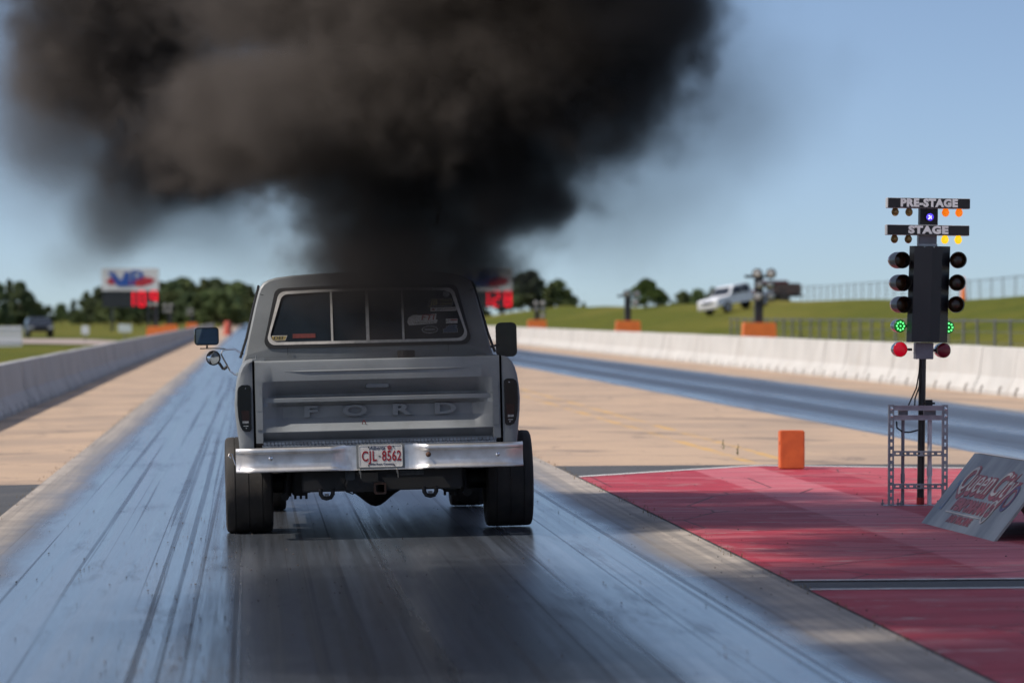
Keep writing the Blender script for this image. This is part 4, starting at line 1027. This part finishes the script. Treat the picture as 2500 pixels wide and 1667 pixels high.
# ------------------------------------------------------------------ scoreboards
m_sbw = M('sign_white', (.72, .72, .72), (.62, .61, .60), 1, .5); m_sbb = M('sign_blue', (.02, .09, .38), None, 2, .5); m_sbr = M('sign_red', (.52, .03, .05), None, 2, .5)
m_dig = M('red_digit_lit', (.5, .0, .02), None, 2, .4, emit=(1, .004, .02), es=1.1); m_sbk = M('display_black', (.02, .024, .028), None, 2, .5)
SEG = {'0': 'abcdef', '1': 'bc', '2': 'abged', '8': 'abcdefg', '9': 'abcdfg'}
def scoreboard(u, lab, digits, d=420):
    p = at(u, 772, d); g = Gz(p.x, p.y); s = d / FPX; Z = lambda v: CAM_H + (772 - v) * s - g
    r = empty('scoreboard', (p.x, p.y, g), lab, 'scoreboard', 'finish line scoreboards')
    wd = 139 * s; z0, z1 = Z(710), Z(655)
    b = MB(); b.bbox((0, 0, (z0 + z1) / 2), (wd, .3, z1 - z0), .03); bd = b.build('sign_panel', m_sbw, r)
    zc = (z0 + z1) / 2; h = z1 - z0
    b = MB(); b.prism([(-wd * .42, -h * .08), (-wd * .36, -h * .24), (-wd * .2, -h * .18), (-wd * .02, -h * .26), (wd * .2, -h * .32), (wd * .38, -h * .18), (wd * .44, 0), (wd * .36, h * .10), (wd * .22, h * .12), (wd * .1, -h * .02), (-wd * .1, -h * .06), (-wd * .36, h * .08)], .02, MT(0, -.152, zc) @ REAR); b.build('sign_swoosh', m_sbr, bd)
    V = [(-wd * .40, h * .34), (-wd * .28, h * .34), (-wd * .16, -h * .06), (-wd * .10, h * .34), (-wd * .01, h * .34), (-wd * .01, -h * .30), (-wd * .22, -h * .30)]
    b = MB(); b.prism(V, .02, MT(0, -.176, zc) @ REAR); b.build('sign_letter', m_sbb, bd)
    b = text_mb('P', h * .95, MT(wd * .11, -.186, zc + h * .03) @ REAR, .02, 1.25, 0, .03); b.build('sign_letter', m_sbb, bd)
    b = MB(); b.bbox((0, .05, Z(730)), (wd * .98, .25, (751 - 711) * s), .02); ds = b.build('display_panel', m_sbk, r)
    for (cu, w_, ch) in digits:
        cx = (cu - u) * s; cz = Z(729); hw, hh, t = w_ * s / 2, 17.5 * s, .15
        segs = {'a': ((0, hh), (2 * hw, t)), 'd': ((0, -hh), (2 * hw, t)), 'g': ((0, 0), (2 * hw, t)), 'b': ((hw, hh / 2), (t, hh)), 'c': ((hw, -hh / 2), (t, hh)), 'f': ((-hw, hh / 2), (t, hh)), 'e': ((-hw, -hh / 2), (t, hh))}
        b = MB()
        for k in SEG[ch]:
            (sx_, sz_), (a_, c_) = segs[k]; b.box((cx + sx_, -.10, cz + sz_), (a_ + .02, .04, c_ - .02))
        b.build('lit_digit', m_dig, ds)
    for sx_ in (-.32, .32):
        b = MB(); b.box((sx_ * wd, .1, Z(751) / 2), (.28, .28, Z(751))); b.build('support_post', m_sbk, r)
    return r
scoreboard(318, 'white scoreboard with blue and red logo and lit digits left of the truck', [(324, 3, '1'), (346, 13, '0'), (375, 13, '9')])
scoreboard(1182, 'scoreboard half hidden by smoke just right of the cab', [(1190, 4, '1'), (1211, 13, '2'), (1240, 13, '8')])

# ------------------------------------------------------------------ fences
m_fpost = M('fence_post_grey', (.17, .17, .165), (.11, .11, .11), 4, .7); m_wire = M('fence_wire', (.16, .16, .16), None, 4, .5, metal=.5)
def wire_fence(name, pts, h, sp, lab, nwires, pr=.035):
    r = empty(name, (pts[0][0], pts[0][1], Gz(*pts[0])), lab, 'fence'); o0 = Vector(r.location)
    me = None; tops = []
    for (xa, ya), (xb, yb) in zip(pts, pts[1:]):
        L = math.hypot(xb - xa, yb - ya); n = max(1, int(L / sp))
        for k in range(n):
            x, y = xa + (xb - xa) * k / n, ya + (yb - ya) * k / n; z = Gz(x, y); tops.append(Vector((x, y, z)))
            if me is None: mb = MB(); mb.lathe([(pr, -.1), (pr, h), (pr * 1.3, h), (pr * 1.3, h + .03), (.005, h + .05)], None, 8); me = mb.mesh('fence_post', m_fpost)
            o = bpy.data.objects.new('fence_post', me); C.objects.link(o); o.parent = r; o.location = Vector((x, y, z)) - o0; o.rotation_euler = (rnd.uniform(-.03, .03), rnd.uniform(-.03, .03), 0)
    for k in range(nwires):
        zz = h * (1 - k / nwires * .95); b = MB(); b.tube([p - o0 + Vector((0, 0, zz)) for p in tops], .022 if k == 0 else .009, 5); b.build('fence_rail' if k == 0 else 'fence_wire', m_wire, r)
    return r
wire_fence('wire_fence', [(30.5, 120), (30.5, 170), (31, 232)], .85, 2.6, 'wire fence of thin posts along the top of the grass berm', 5, .022)
wire_fence('wire_fence', [(17.4, 74), (17.4, 150)], 1.10, 2.1, 'low dark post fence just behind the white barrier wall', 4, .032)
# white slatted fence on the left
p0, p1 = at(-20, 848, 205), at(54, 848, 213); z0 = Gz(p1.x, p1.y)
sf = empty('slatted_fence', (p1.x, p1.y, z0), 'white slatted fence panel at the left edge of the photo beyond the barrier', 'fence')
n = 16; me = None
for k in range(n):
    q = p0.lerp(p1, (k + .5) / n)
    if me is None: mb = MB(); mb.bbox((0, 0, .52), (.088, .03, 1.04), .006); me = mb.mesh('slat', M('fence_white', (.70, .70, .72), None, 4, .6))
    o = bpy.data.objects.new('slat', me); C.objects.link(o); o.parent = sf; o.location = (q.x - p1.x, q.y - p1.y, 0)
for zz in (.2, .85):
    b = MB(); a_ = p0 - p1; b.tube([(a_.x, a_.y + .05, zz), (0, .05, zz)], .03, 6); b.build('fence_rail', MATS['fence_white'], sf)
for k, (u, d, lab) in enumerate(((208, 240, 'small pale notice board on a post in the field left of the scoreboard legs'), (305, 262, 'small pale notice board on a post below the scoreboard'))):
    p = at(u, 812, d); g = Gz(p.x, p.y); r = empty('notice_board', (p.x, p.y, g), lab, 'sign')
    b = MB(); b.bbox((0, 0, .75), (.45 + .4 * k, .03, .5), .005); b.build('board_face', M('pale_board', (.60, .66, .64), None, 3, .6), r)
    b = MB(); b.tube([(0, .03, 0), (0, .03, 1.0)], .03, 8); b.build('post', m_fpost, r)

# ------------------------------------------------------------------ far vehicles
m_vw = M('white_car_paint', (.78, .79, .80), None, 2, .3, coat=.5); m_vd = M('dark_blue_car_paint', (.012, .014, .020), None, 2, .35, spec=.3)
m_cglass = M('car_glass', (.02, .024, .03), None, 2, .06, rvar=.02); m_lamp = M('car_lamp', (.6, .6, .58), None, 8, .15); m_tl = M('car_tail_lamp', (.25, .01, .01), None, 8, .2)
def vehicle(name, loc, rot, lab, cat, paint, prof, wd, win, wheels, bed=None, wr=.37):
    """prof: side outline (y along length, z); lofted over the width with tumblehome above the belt"""
    r = empty(name, loc, lab, cat, rot=rot); belt = win['belt']; top = max(z for y, z in prof)
    b = MB(); n = len(prof)
    def w_at(z): return wd / 2 * (1 - .17 * max(0, (z - belt)) / max(.01, top - belt))
    rings = []
    for f in (-1, -.93, -.6, 0, .6, .93, 1):
        e = .03 if abs(f) == 1 else 0
        rings.append([(f * w_at(z), y * (1 - e * .25), z - (e if z > belt else 0)) for y, z in prof])
    b.grid(rings, closed=True)
    for rr in (rings[0], rings[-1]): b.add(rr, [tuple(range(n))])
    body = b.build('body', paint, r, smooth=38)
    for sg in (-1, 1):
        for quad in win['side']:
            b = MB(); b.add([(sg * (w_at(z) + .012), y, z) for y, z in quad], [tuple(range(len(quad)))]); b.build('side_window', m_cglass, body)
    for (ya, za, yb, zb, nm) in win['ends']:
        wa, wb = w_at(za) * .88, w_at(zb) * .86; s_ = .02 if ya > yb else -.02
        b = MB(); b.add([(-wa, ya + s_, za), (wa, ya + s_, za), (wb, yb + s_, zb), (-wb, yb + s_, zb)], [(0, 1, 2, 3)]); b.build(nm, m_cglass, body)
    yf, yr = max(y for y, z in prof), min(y for y, z in prof)
    for sg in (-1, 1):
        b = MB(); b.bbox((sg * wd * .38, yf - .01, belt - .28), (.34, .06, .17), .02); b.build('headlight', m_lamp, r)
        b = MB(); b.bbox((sg * wd * .44, yr + .01, belt - .12), (.16, .06, .34), .02); b.build('tail_lamp', m_tl, r)
    b = MB(); b.bbox((0, yf + .02, .50), (wd * .98, .14, .2), .03); b.build('front_bumper', m_black if paint is m_vd else m_chrome, r)
    b = MB(); b.bbox((0, yf + .005, belt - .28), (wd * .52, .05, .2), .01); b.build('grille', m_black, r)
    for y in wheels:
        for sg in (-1, 1):
            M0 = MT(sg * (wd / 2 - .10), y, wr) @ Matrix.Rotation(math.pi / 2, 4, 'Y')
            b = MB(); b.lathe([(wr * .6, -.12), (wr * .92, -.125), (wr, -.10), (wr, .10), (wr * .92, .125), (wr * .6, .12)], M0, 24); wh = b.build('wheel', m_rubber, r, smooth=40)
            b = MB(); b.lathe([(wr * .62, sg * .118), (wr * .5, sg * .13), (wr * .15, sg * .10), (.01, sg * .10)], M0, 16); b.build('rim', m_bright, wh)
    return r
# white crew cab pickup nosing down the berm
pk = [(-2.75, .55), (-2.75, 1.02), (-.85, 1.06), (-.72, 1.72), (-.55, 1.80), (.70, 1.80), (.88, 1.74), (1.45, 1.17), (2.55, 1.08), (2.72, .95), (2.74, .55)]
pw = dict(belt=1.12, side=[[(-.62, 1.20), (.10, 1.20), (.10, 1.68), (-.55, 1.68)], [(.18, 1.20), (1.22, 1.20), (.82, 1.66), (.18, 1.68)]], ends=[(1.40, 1.20, .93, 1.70, 'windscreen'), (-.84, 1.18, -.75, 1.66, 'rear_window')])
p = at(1800, 764, 224); g = Gz(p.x, p.y); slope = math.atan2(Gz(p.x + 1.5, p.y) - Gz(p.x - 1.5, p.y), 3)
Rm = Matrix.Rotation(-slope, 4, 'Y') @ Matrix.Rotation(R(128), 4, 'Z')
vehicle('parked_pickup', (p.x, p.y, g + .02), Rm.to_euler(), 'white pickup parked nose-down on the grass berm', 'pickup truck', m_vw, pk, 1.95, pw, (1.75, -1.75), wr=.40).scale = (.80, .80, .80)
# dark flat trailer with load behind it
p = at(1905, 745, 262); g = Gz(p.x, p.y)
tr = empty('cargo_trailer', (p.x, p.y, g), 'dark cargo trailer parked on the berm behind the white pickup', 'trailer', rot=(0, 0, R(8)))
b = MB(); b.bbox((0, 0, .62), (2.6, 1.6, .14), .02); b.build('trailer_deck', m_black, tr)
b = MB(); b.bbox((.25, 0, 1.05), (1.9, 1.4, .75), .08); b.build('trailer_box', M('trailer_brown', (.11, .07, .06), (.06, .05, .05), 2, .6), tr)
b = MB(); b.bbox((-.35, 0, 1.50), (1.5, 1.3, .18), .05); b.build('tarp', M('tarp_maroon', (.16, .03, .04), None, 3, .7), tr)
for sg in (-1, 1):
    b = MB(); b.lathe([(.2, -.1), (.32, -.1), (.34, 0), (.32, .1), (.2, .1)], MT(.1, sg * .8, .34) @ Matrix.Rotation(math.pi / 2, 4, 'X'), 20); b.build('wheel', m_rubber, tr)
b = MB(); b.tube([(-1.3, 0, .58), (-2.2, 0, .50)], .05, 8); b.build('draw_bar', m_black, tr)
# dark hatchback in the left field
hb = [(-2.1, .45), (-2.12, .95), (-1.95, 1.10), (-1.55, 1.40), (-1.2, 1.47), (.35, 1.46), (.55, 1.42), (1.20, 1.0), (2.02, .88), (2.15, .70), (2.15, .42)]
hw = dict(belt=.98, side=[[(-1.5, 1.05), (-.40, 1.05), (-.40, 1.38), (-1.3, 1.36)], [(-.32, 1.05), (.98, 1.05), (.55, 1.36), (-.32, 1.38)]], ends=[(1.12, 1.04, .60, 1.40, 'windscreen'), (-1.95, 1.10, -1.52, 1.40, 'rear_window')])
p = at(95, 826, 300); g = Gz(p.x, p.y)
vehicle('dark_hatchback', (p.x, p.y, g), (0, 0, R(187)), 'dark hatchback car parked in the field at left behind the barrier', 'car', m_vd, hb, 1.85, hw, (1.35, -1.35), wr=.33)
# orange pylon on the berm
for u, d, lab in ((2352, 168, 'thin orange pylon on the berm right of the starting tree'),):
    p = at(u, 745, d); g = Gz(p.x, p.y); r = empty('orange_pylon', (p.x, p.y, g), lab, 'pylon')
    b = MB(); b.lathe([(.13, .03), (.09, .5), (.06, .95), (.02, 1.0)], None, 14); b.build('cone_body', m_obar, r, smooth=40)
    b = MB(); b.bbox((0, 0, .02), (.4, .4, .04), .01); b.build('cone_base', m_black, r)

# ------------------------------------------------------------------ trees
m_bark = M('bark', (.07, .055, .045), (.04, .032, .028), 6, .9, bump=.5, bscale=12)
m_lf = [mat_leaf('leaf_dark', (.055, .080, .038), (.105, .130, .058)), mat_leaf('leaf_mid', (.070, .100, .038), (.130, .155, .060)), mat_leaf('leaf_bright', (.060, .095, .020), (.095, .125, .030))]
def tree_meshes(seed, h, rad, narrow, leafmat, nclump=52, per=80, leaf=.34):
    rr = random.Random(seed); t = MB()
    t.tube([(0, 0, -.2), (.05, .02, h * .3), (0, .06, h * .62), (.04, 0, h * .9)], [h * .022, h * .017, h * .010, h * .003], 8)
    c = MB(); fs = []; vs = []
    for k in range(nclump):
        f = rr.random() ** .8; z = h * (.14 + .84 * f)
        prof = math.sin(math.pi * min(1, max(.05, (.10 + .90 * f)) ** (.55 if not narrow else .38))) ** (.6 if not narrow else .9)
        a = rr.random() * math.tau; d = rad * prof * math.sqrt(rr.random()) * .95
        cc = Vector((d * math.cos(a), d * math.sin(a), z)); cr = rad * rr.uniform(.22, .40) * (.55 + .45 * prof)
        if k % 3 == 0: t.tube([(0, 0, z * .62), tuple(cc * .6 + Vector((0, 0, z * .30))), tuple(cc)], [h * .007, h * .005, h * .002], 5)
        for i in range(per):
            v = Vector((rr.gauss(0, 1), rr.gauss(0, 1), rr.gauss(0, .8))); v = v.normalized() * cr * rr.random() ** .45
            n_ = Vector((rr.gauss(0, 1), rr.gauss(0, 1), rr.gauss(0, 1))).normalized(); a_ = n_.orthogonal().normalized(); b_ = n_.cross(a_); s_ = leaf * rr.uniform(.6, 1.3)
            q = cc + v; o = len(vs); vs += [q + a_ * s_, q + b_ * s_ * .6, q - a_ * s_, q - b_ * s_ * .6]; fs.append((o, o + 1, o + 2, o + 3))
    c.add(vs, fs)
    return t.mesh('trunk', m_bark), c.mesh('crown', leafmat)
TV = [tree_meshes(1, 9.0, 3.0, False, m_lf[0]), tree_meshes(2, 10.0, 2.3, True, m_lf[0]), tree_meshes(3, 8.0, 3.2, False, m_lf[1]), tree_meshes(4, 9.5, 2.6, False, m_lf[1])]
def plant_tree(u, vtop, d, var, lab, grp, name='tree', wide=1.0):
    p = at(u, 772, d); g = Gz(p.x, p.y); top = CAM_H + (772 - vtop) * d / FPX
    r = empty(name, (p.x, p.y, g), lab, 'tree', grp, rot=(0, 0, rnd.uniform(0, 6.28)))
    s = (top - g) / (9.0, 10.0, 8.0, 9.5)[var]; r.scale = (s * wide, s * wide, s)
    for nm, me in zip(('trunk', 'crown'), TV[var]):
        o = bpy.data.objects.new(nm, me); C.objects.link(o); o.parent = r
    return r
G1 = 'dark trees at the far left'; G2 = 'far tree line beyond the end of the track'; G3 = 'dark trees right of the cab'; G4 = 'tiny far trees on the skyline'
ORD = ('first', 'second', 'third', 'fourth', 'fifth', 'sixth', 'seventh', 'eighth', 'ninth', 'tenth')
for i, (u, v, d, va) in enumerate(((-6, 690, 420, 0), (22, 684, 440, 1), (48, 688, 430, 0), (66, 712, 445, 2), (92, 738, 560, 2))):
    plant_tree(u, v, d, va, 'dark green tree at the far left, %s from the left edge of the photo' % ORD[i], G1)
prof = [(118, 748), (150, 738), (180, 728), (212, 712), (245, 698), (275, 692), (300, 696), (330, 690), (362, 694), (392, 688), (420, 683), (445, 680), (470, 690), (498, 682), (525, 684), (552, 692), (580, 690), (612, 700), (650, 698), (700, 694), (760, 698), (820, 700), (880, 696), (940, 700), (1000, 696), (1060, 700), (1120, 698), (1170, 695)]
for i, (u, v) in enumerate(prof):
    plant_tree(u, v + rnd.uniform(-4, 4), 690 + rnd.uniform(-40, 40), (0, 2, 1, 3, 0)[i % 5], 'dark tree in the long far tree line beyond the end of the track', G2, wide=1.25)
for i, (u, v) in enumerate(prof[2:18]):
    plant_tree(u + 14, v + 26 + rnd.uniform(-5, 8), 600 + rnd.uniform(-20, 20), (2, 0, 3, 2)[i % 4], 'dark tree in the long far tree line beyond the end of the track', G2, wide=1.5)
for i, (u, v) in enumerate(((1222, 690), (1250, 684), (1278, 668), (1296, 660), (1318, 682), (1345, 690), (1362, 684), (1384, 704), (1402, 722), (1425, 738))):
    plant_tree(u, v, 470 + rnd.uniform(-30, 30), (0, 3, 2, 0)[i % 4], 'dark tree in the group right of the cab, %s counted from the cab' % ORD[i], G3, wide=1.15)
TV.append(tree_meshes(9, 8.0, 4.2, False, m_lf[2], 60, 90, .30))
p = at(1578, 772, 285); g = Gz(p.x, p.y); r = empty('round_tree', (p.x, p.y, g), 'round bright green tree standing alone on the berm', 'tree')
top = CAM_H + (772 - 686) * 285 / FPX; s = (top - g) / 8.0; r.scale = (s * 1.25, s * 1.25, s * 1.03)
for nm, me in zip(('trunk', 'crown'), TV[4]):
    o = bpy.data.objects.new(nm, me); C.objects.link(o); o.parent = r
p2 = at(1610, 772, 292); r2 = empty('round_shrub', (p2.x, p2.y, Gz(p2.x, p2.y)), 'low green shrub leaning against the round tree on the berm', 'shrub'); r2.scale = (s * .8, s * .8, s * .6); r2.rotation_euler = (0, 0, 2)
for nm, me in zip(('trunk', 'crown'), TV[4]):
    o = bpy.data.objects.new(nm, me); C.objects.link(o); o.parent = r2
for i, (u, v) in enumerate(((1668, 712), (1690, 722), (1704, 708), (1740, 704), (1765, 716), (1778, 708))):
    plant_tree(u, v, 640 + rnd.uniform(-60, 60), (2, 3)[i % 2], 'small far skyline tree, %s counted from the round green tree' % ORD[i], G4)

# ------------------------------------------------------------------ small ground stuff
def blades(name, spots, mat, hmin, hmax, per, spread, lab, cat):
    vs, fs = [], []
    for (x, y, z) in spots:
        for k in range(per):
            a = rnd.random() * math.tau; bx, by = x + rnd.gauss(0, spread), y + rnd.gauss(0, spread); h = rnd.uniform(hmin, hmax); w_ = h * .10
            dx, dy = math.cos(a), math.sin(a); o = len(vs); l = h * rnd.uniform(.1, .6)
            vs += [(bx - dy * w_, by + dx * w_, z), (bx + dy * w_, by - dx * w_, z), (bx + dx * l, by + dy * l, z + h)]; fs.append((o, o + 1, o + 2))
    b = MB(); b.add(vs, fs); return tag(b.build(name, mat), lab, cat, kind='stuff')
sp = []
for y in [17 + i * .16 for i in range(330)]:
    if rnd.random() < .55: sp.append((3.035 + rnd.gauss(0, .012), y, P(3.03)))
for y in [18 + i * .3 for i in range(200)]:
    if rnd.random() < .5: sp.append((-2.0 + rnd.gauss(0, .015), y, P(-2)))
blades('dry_grass', sp, m_kerbgrass, .008, .03, 6, .03, 'thin dry grass growing in the pavement joints beside the lane', 'grass')
m_weed = mat_leaf('weed_green', (.06, .10, .02), (.10, .13, .03))
for (u, v, lab) in ((1766, 1098, 'small green weed growing in the tan median'), (1802, 1112, 'tiny brownish weed by the yellow line on the median')):
    d = 14900 / (v - 772); p = at(u, v, d)
    wv = MB(); rw_ = random.Random(u)
    for k in range(16):
        a = rw_.random() * math.tau; z = .01 + .10 * k / 16; l = .03 * (1.2 - k / 16); wv.add([(0, 0, z), (l * math.cos(a + .4) * .6, l * math.sin(a + .4) * .6, z + .012), (l * math.cos(a), l * math.sin(a), z + .02), (l * math.cos(a - .4) * .6, l * math.sin(a - .4) * .6, z + .008)], [(0, 1, 2, 3)])
    wv.tube([(0, 0, 0), (0, 0, .12)], .002, 5); o = wv.build('weed_plant', m_weed); o.location = (p.x, p.y, P(p.x)); tag(o, lab, 'weed')
# rubber crumbs and stones on the lane
vs, fs = [], []
for k in range(1300):
    if k < 900: x, y = rnd.uniform(-1.6, 2.9), rnd.uniform(17, 34)
    else: x, y = rnd.uniform(3.1, 7.5), rnd.uniform(20, 40)
    if k < 400: x, y = rnd.gauss(-.35, .25), 18 + rnd.random() ** 2 * 14
    s_ = .0018 + .005 * rnd.random() ** 3; z = P(x) + .004 + s_ * .5; o = len(vs)
    for sx_, sy_, sz_ in ((1, 0, 0), (-1, 0, 0), (0, 1, 0), (0, -1, 0), (0, 0, 1), (0, 0, -1)): vs.append((x + sx_ * s_ * rnd.uniform(.6, 1.5), y + sy_ * s_ * rnd.uniform(.6, 1.8), z + sz_ * s_ * .8))
    for f in ((0, 2, 4), (2, 1, 4), (1, 3, 4), (3, 0, 4), (2, 0, 5), (1, 2, 5), (3, 1, 5), (0, 3, 5)): fs.append(tuple(o + i for i in f))
b = MB(); b.add(vs, fs); tag(b.build('rubber_crumbs', M('crumb', (.02, .02, .02), (.16, .12, .10), 1.7, .8)), 'tiny rubber crumbs and pebbles scattered on the lane', 'debris', kind='stuff')

# ------------------------------------------------------------------ black smoke
q = NT('black_smoke'); pv = q.n('ShaderNodeVolumePrincipled')
pv.inputs['Color'].default_value = (.22, .187, .163, 1); pv.inputs['Density'].default_value = 1.0; pv.inputs['Anisotropy'].default_value = .1
pv.inputs['Absorption Color'].default_value = (0, 0, 0, 1)
q.t.nodes.remove(q.b); q.l(pv.outputs[0], q.out.inputs['Volume']); m_smoke = q.mat
DENSE = [  # u, v, half width px, half height px, depth m, half depth m
    (985, 645, 290, 105, 31.0, .9), (975, 560, 275, 130, 31.0, 1.0), (960, 450, 330, 150, 30.4, 1.3), (1180, 420, 310, 190, 30.2, 1.4),
    (900, 270, 560, 220, 29.6, 2.0), (1270, 200, 440, 240, 29.6, 2.0), (1490, 60, 300, 200, 29.2, 2.0), (500, 330, 300, 180, 33.0, 1.3),
    (330, 140, 330, 220, 32.8, 1.4), (1050, -40, 600, 230, 29.8, 2.2), (420, -60, 480, 230, 32.4, 1.4), (450, -330, 600, 280, 32.2, 1.4),
    (1450, -330, 600, 300, 28.8, 2.8), (1550, -640, 650, 300, 27.6, 3.2), (1290, 530, 130, 70, 30.8, .7), (690, 230, 230, 150, 28.1, .8), (985, 600, 290, 120, 31.3, .9)]
OVER_SHADE = [(0.1, 20.4, 5.2, 1.7, 3.6, 1.1), (0.0, 16.2, 5.0, 1.5, 2.4, .95), (1.0, 25.0, 5.2, 1.6, 2.2, 1.0), (-2.7, 20.0, 4.9, 1.5, 4.6, .95)]   # unseen smoke overhead, partly added to shade lane and pad: x, y, z, radii
VEIL = [(950, 700, 280, 120, 29.8, .7), (1170, 670, 130, 80, 31.2, .6), (1060, 850, 260, 120, 28.7, .3), (330, 470, 200, 190, 34.5, 1.0), (420, 420, 300, 200, 34.2, 1.1), (150, 200, 220, 260, 34, 1.1)]
THIN = [(1480, 470, 380, 260, 30.6, 1.5), (480, 570, 380, 130, 33.6, 1.2), (70, 300, 300, 330, 34.0, 1.4), (250, 600, 200, 130, 34.2, 1.0), (1700, 250, 420, 330, 29.8, 1.8)]
SM_BOXES = [((-6.2, 13.5, .3), (7.6, 36.5, 6.8), .13, 1), ((-3.3, 27.4, .5), (4.3, 36.2, 4.45), .045, 0)]     # wide coarse cloud, and the part near the truck in finer grain
for SMIN, SMAX, VOX, HOLE in SM_BOXES:
    ng = bpy.data.node_groups.new('smoke_field', 'GeometryNodeTree')
    ng.interface.new_socket('Geometry', in_out='INPUT', socket_type='NodeSocketGeometry'); ng.interface.new_socket('Geometry', in_out='OUTPUT', socket_type='NodeSocketGeometry')
    N = ng.nodes; Lk = ng.links
    def nm_(op, a, b=None, c=None, clamp=False):
        x = N.new('ShaderNodeMath'); x.operation = op; x.use_clamp = clamp
        for i, v in enumerate((a, b, c)):
            if v is None: continue
            if isinstance(v, bpy.types.NodeSocket): Lk.new(v, x.inputs[i])
            else: x.inputs[i].default_value = v
        return x.outputs[0]
    def nv_(op, a, b=None, out=0):
        x = N.new('ShaderNodeVectorMath'); x.operation = op
        for i, v in enumerate((a, b)):
            if v is None: continue
            if isinstance(v, bpy.types.NodeSocket): Lk.new(v, x.inputs[i])
            elif isinstance(v, (int, float)): x.inputs['Scale'].default_value = v
            else: x.inputs[i].default_value = v
        return x.outputs[out]
    def nn_(vec, scale, detail, rough):
        x = N.new('ShaderNodeTexNoise'); Lk.new(vec, x.inputs['Vector']); x.inputs['Scale'].default_value = scale; x.inputs['Detail'].default_value = detail; x.inputs['Roughness'].default_value = rough
        return x
    def ss_(v, a, b):
        x = N.new('ShaderNodeMapRange'); x.interpolation_type = 'SMOOTHSTEP'; Lk.new(v, x.inputs[0]); x.inputs[1].default_value = a; x.inputs[2].default_value = b
        return x.outputs[0]
    pos = N.new('GeometryNodeInputPosition').outputs[0]
    w1 = nn_(pos, .55, 3, .5).outputs['Color']; w2 = nn_(pos, 2.2, 4, .6).outputs['Color']
    warp = nv_('ADD', nv_('SCALE', nv_('SUBTRACT', w1, (.5, .5, .5)), .9), nv_('SCALE', nv_('SUBTRACT', w2, (.5, .5, .5)), .35))
    wp = nv_('ADD', pos, warp)
    def field(lst, world=()):
        m = None
        for (c, rad) in [(tuple(at(u, v, d)), (ru * d / FPX, ry, rv * d / FPX)) for (u, v, ru, rv, d, ry) in lst] + [(e[:3], e[3:]) for e in world]:
            e = nv_('LENGTH', nv_('DIVIDE', nv_('SUBTRACT', wp, c), rad), None, 1)
            f = nm_('SUBTRACT', 1.0, e)
            m = f if m is None else nm_('SMOOTH_MAX', m, f, .12)
        return m
    det = nn_(pos, 1.9, 5, .6).outputs['Fac']; det = nm_('ADD', nm_('MULTIPLY', nm_('SUBTRACT', det, .5), 1.15), nm_('MULTIPLY', nm_('SUBTRACT', nn_(wp, 3.8, 6, .74).outputs['Fac'], .5), 1.5))
    dens = nm_('MULTIPLY', ss_(nm_('ADD', field(DENSE, OVER_SHADE), det), -.09, .46), 3.0)
    tn = nn_(pos, .9, 5, .6).outputs['Fac']
    thin = nm_('MULTIPLY', ss_(nm_('ADD', field(THIN), nm_('MULTIPLY', nm_('SUBTRACT', tn, .5), 1.2)), 0.0, .9), .44)
    veil = nm_('MULTIPLY', ss_(nm_('ADD', field(VEIL), nm_('MULTIPLY', nm_('SUBTRACT', tn, .5), .7)), -.05, .7), 1.7)
    tot = nm_('ADD', nm_('ADD', dens, thin), veil)
    tot = nm_('MULTIPLY', tot, nm_('GREATER_THAN', tot, .004))
    if HOLE:
        sx = N.new('ShaderNodeSeparateXYZ'); Lk.new(pos, sx.inputs[0]); ins = None
        for k in range(3):
            g_ = nm_('MULTIPLY', nm_('GREATER_THAN', sx.outputs[k], SM_BOXES[1][0][k]), nm_('LESS_THAN', sx.outputs[k], SM_BOXES[1][1][k]))
            ins = g_ if ins is None else nm_('MULTIPLY', ins, g_)
        tot = nm_('MULTIPLY', tot, nm_('SUBTRACT', 1.0, ins))
    vc = N.new('GeometryNodeVolumeCube'); Lk.new(tot, vc.inputs['Density']); vc.inputs['Min'].default_value = SMIN; vc.inputs['Max'].default_value = SMAX
    for ax, i in zip('XYZ', range(3)): vc.inputs['Resolution ' + ax].default_value = int((SMAX[i] - SMIN[i]) / VOX)
    sm = N.new('GeometryNodeSetMaterial'); sm.inputs['Material'].default_value = m_smoke
    go = N.new('NodeGroupOutput'); Lk.new(vc.outputs[0], sm.inputs[0]); Lk.new(sm.outputs[0], go.inputs[0])
    b = MB(); b.box(((SMIN[0] + SMAX[0]) / 2, 28.3, 3.2), (1, 1, 1)); so = b.build('smoke', m_smoke)
    md = so.modifiers.new('smoke_field', 'NODES'); md.node_group = ng
    tag(so, 'unseen black smoke overhead, partly added to shade the lane behind the pickup truck' if HOLE else 'thick black exhaust smoke billowing up from the pickup truck', 'smoke', kind='stuff')
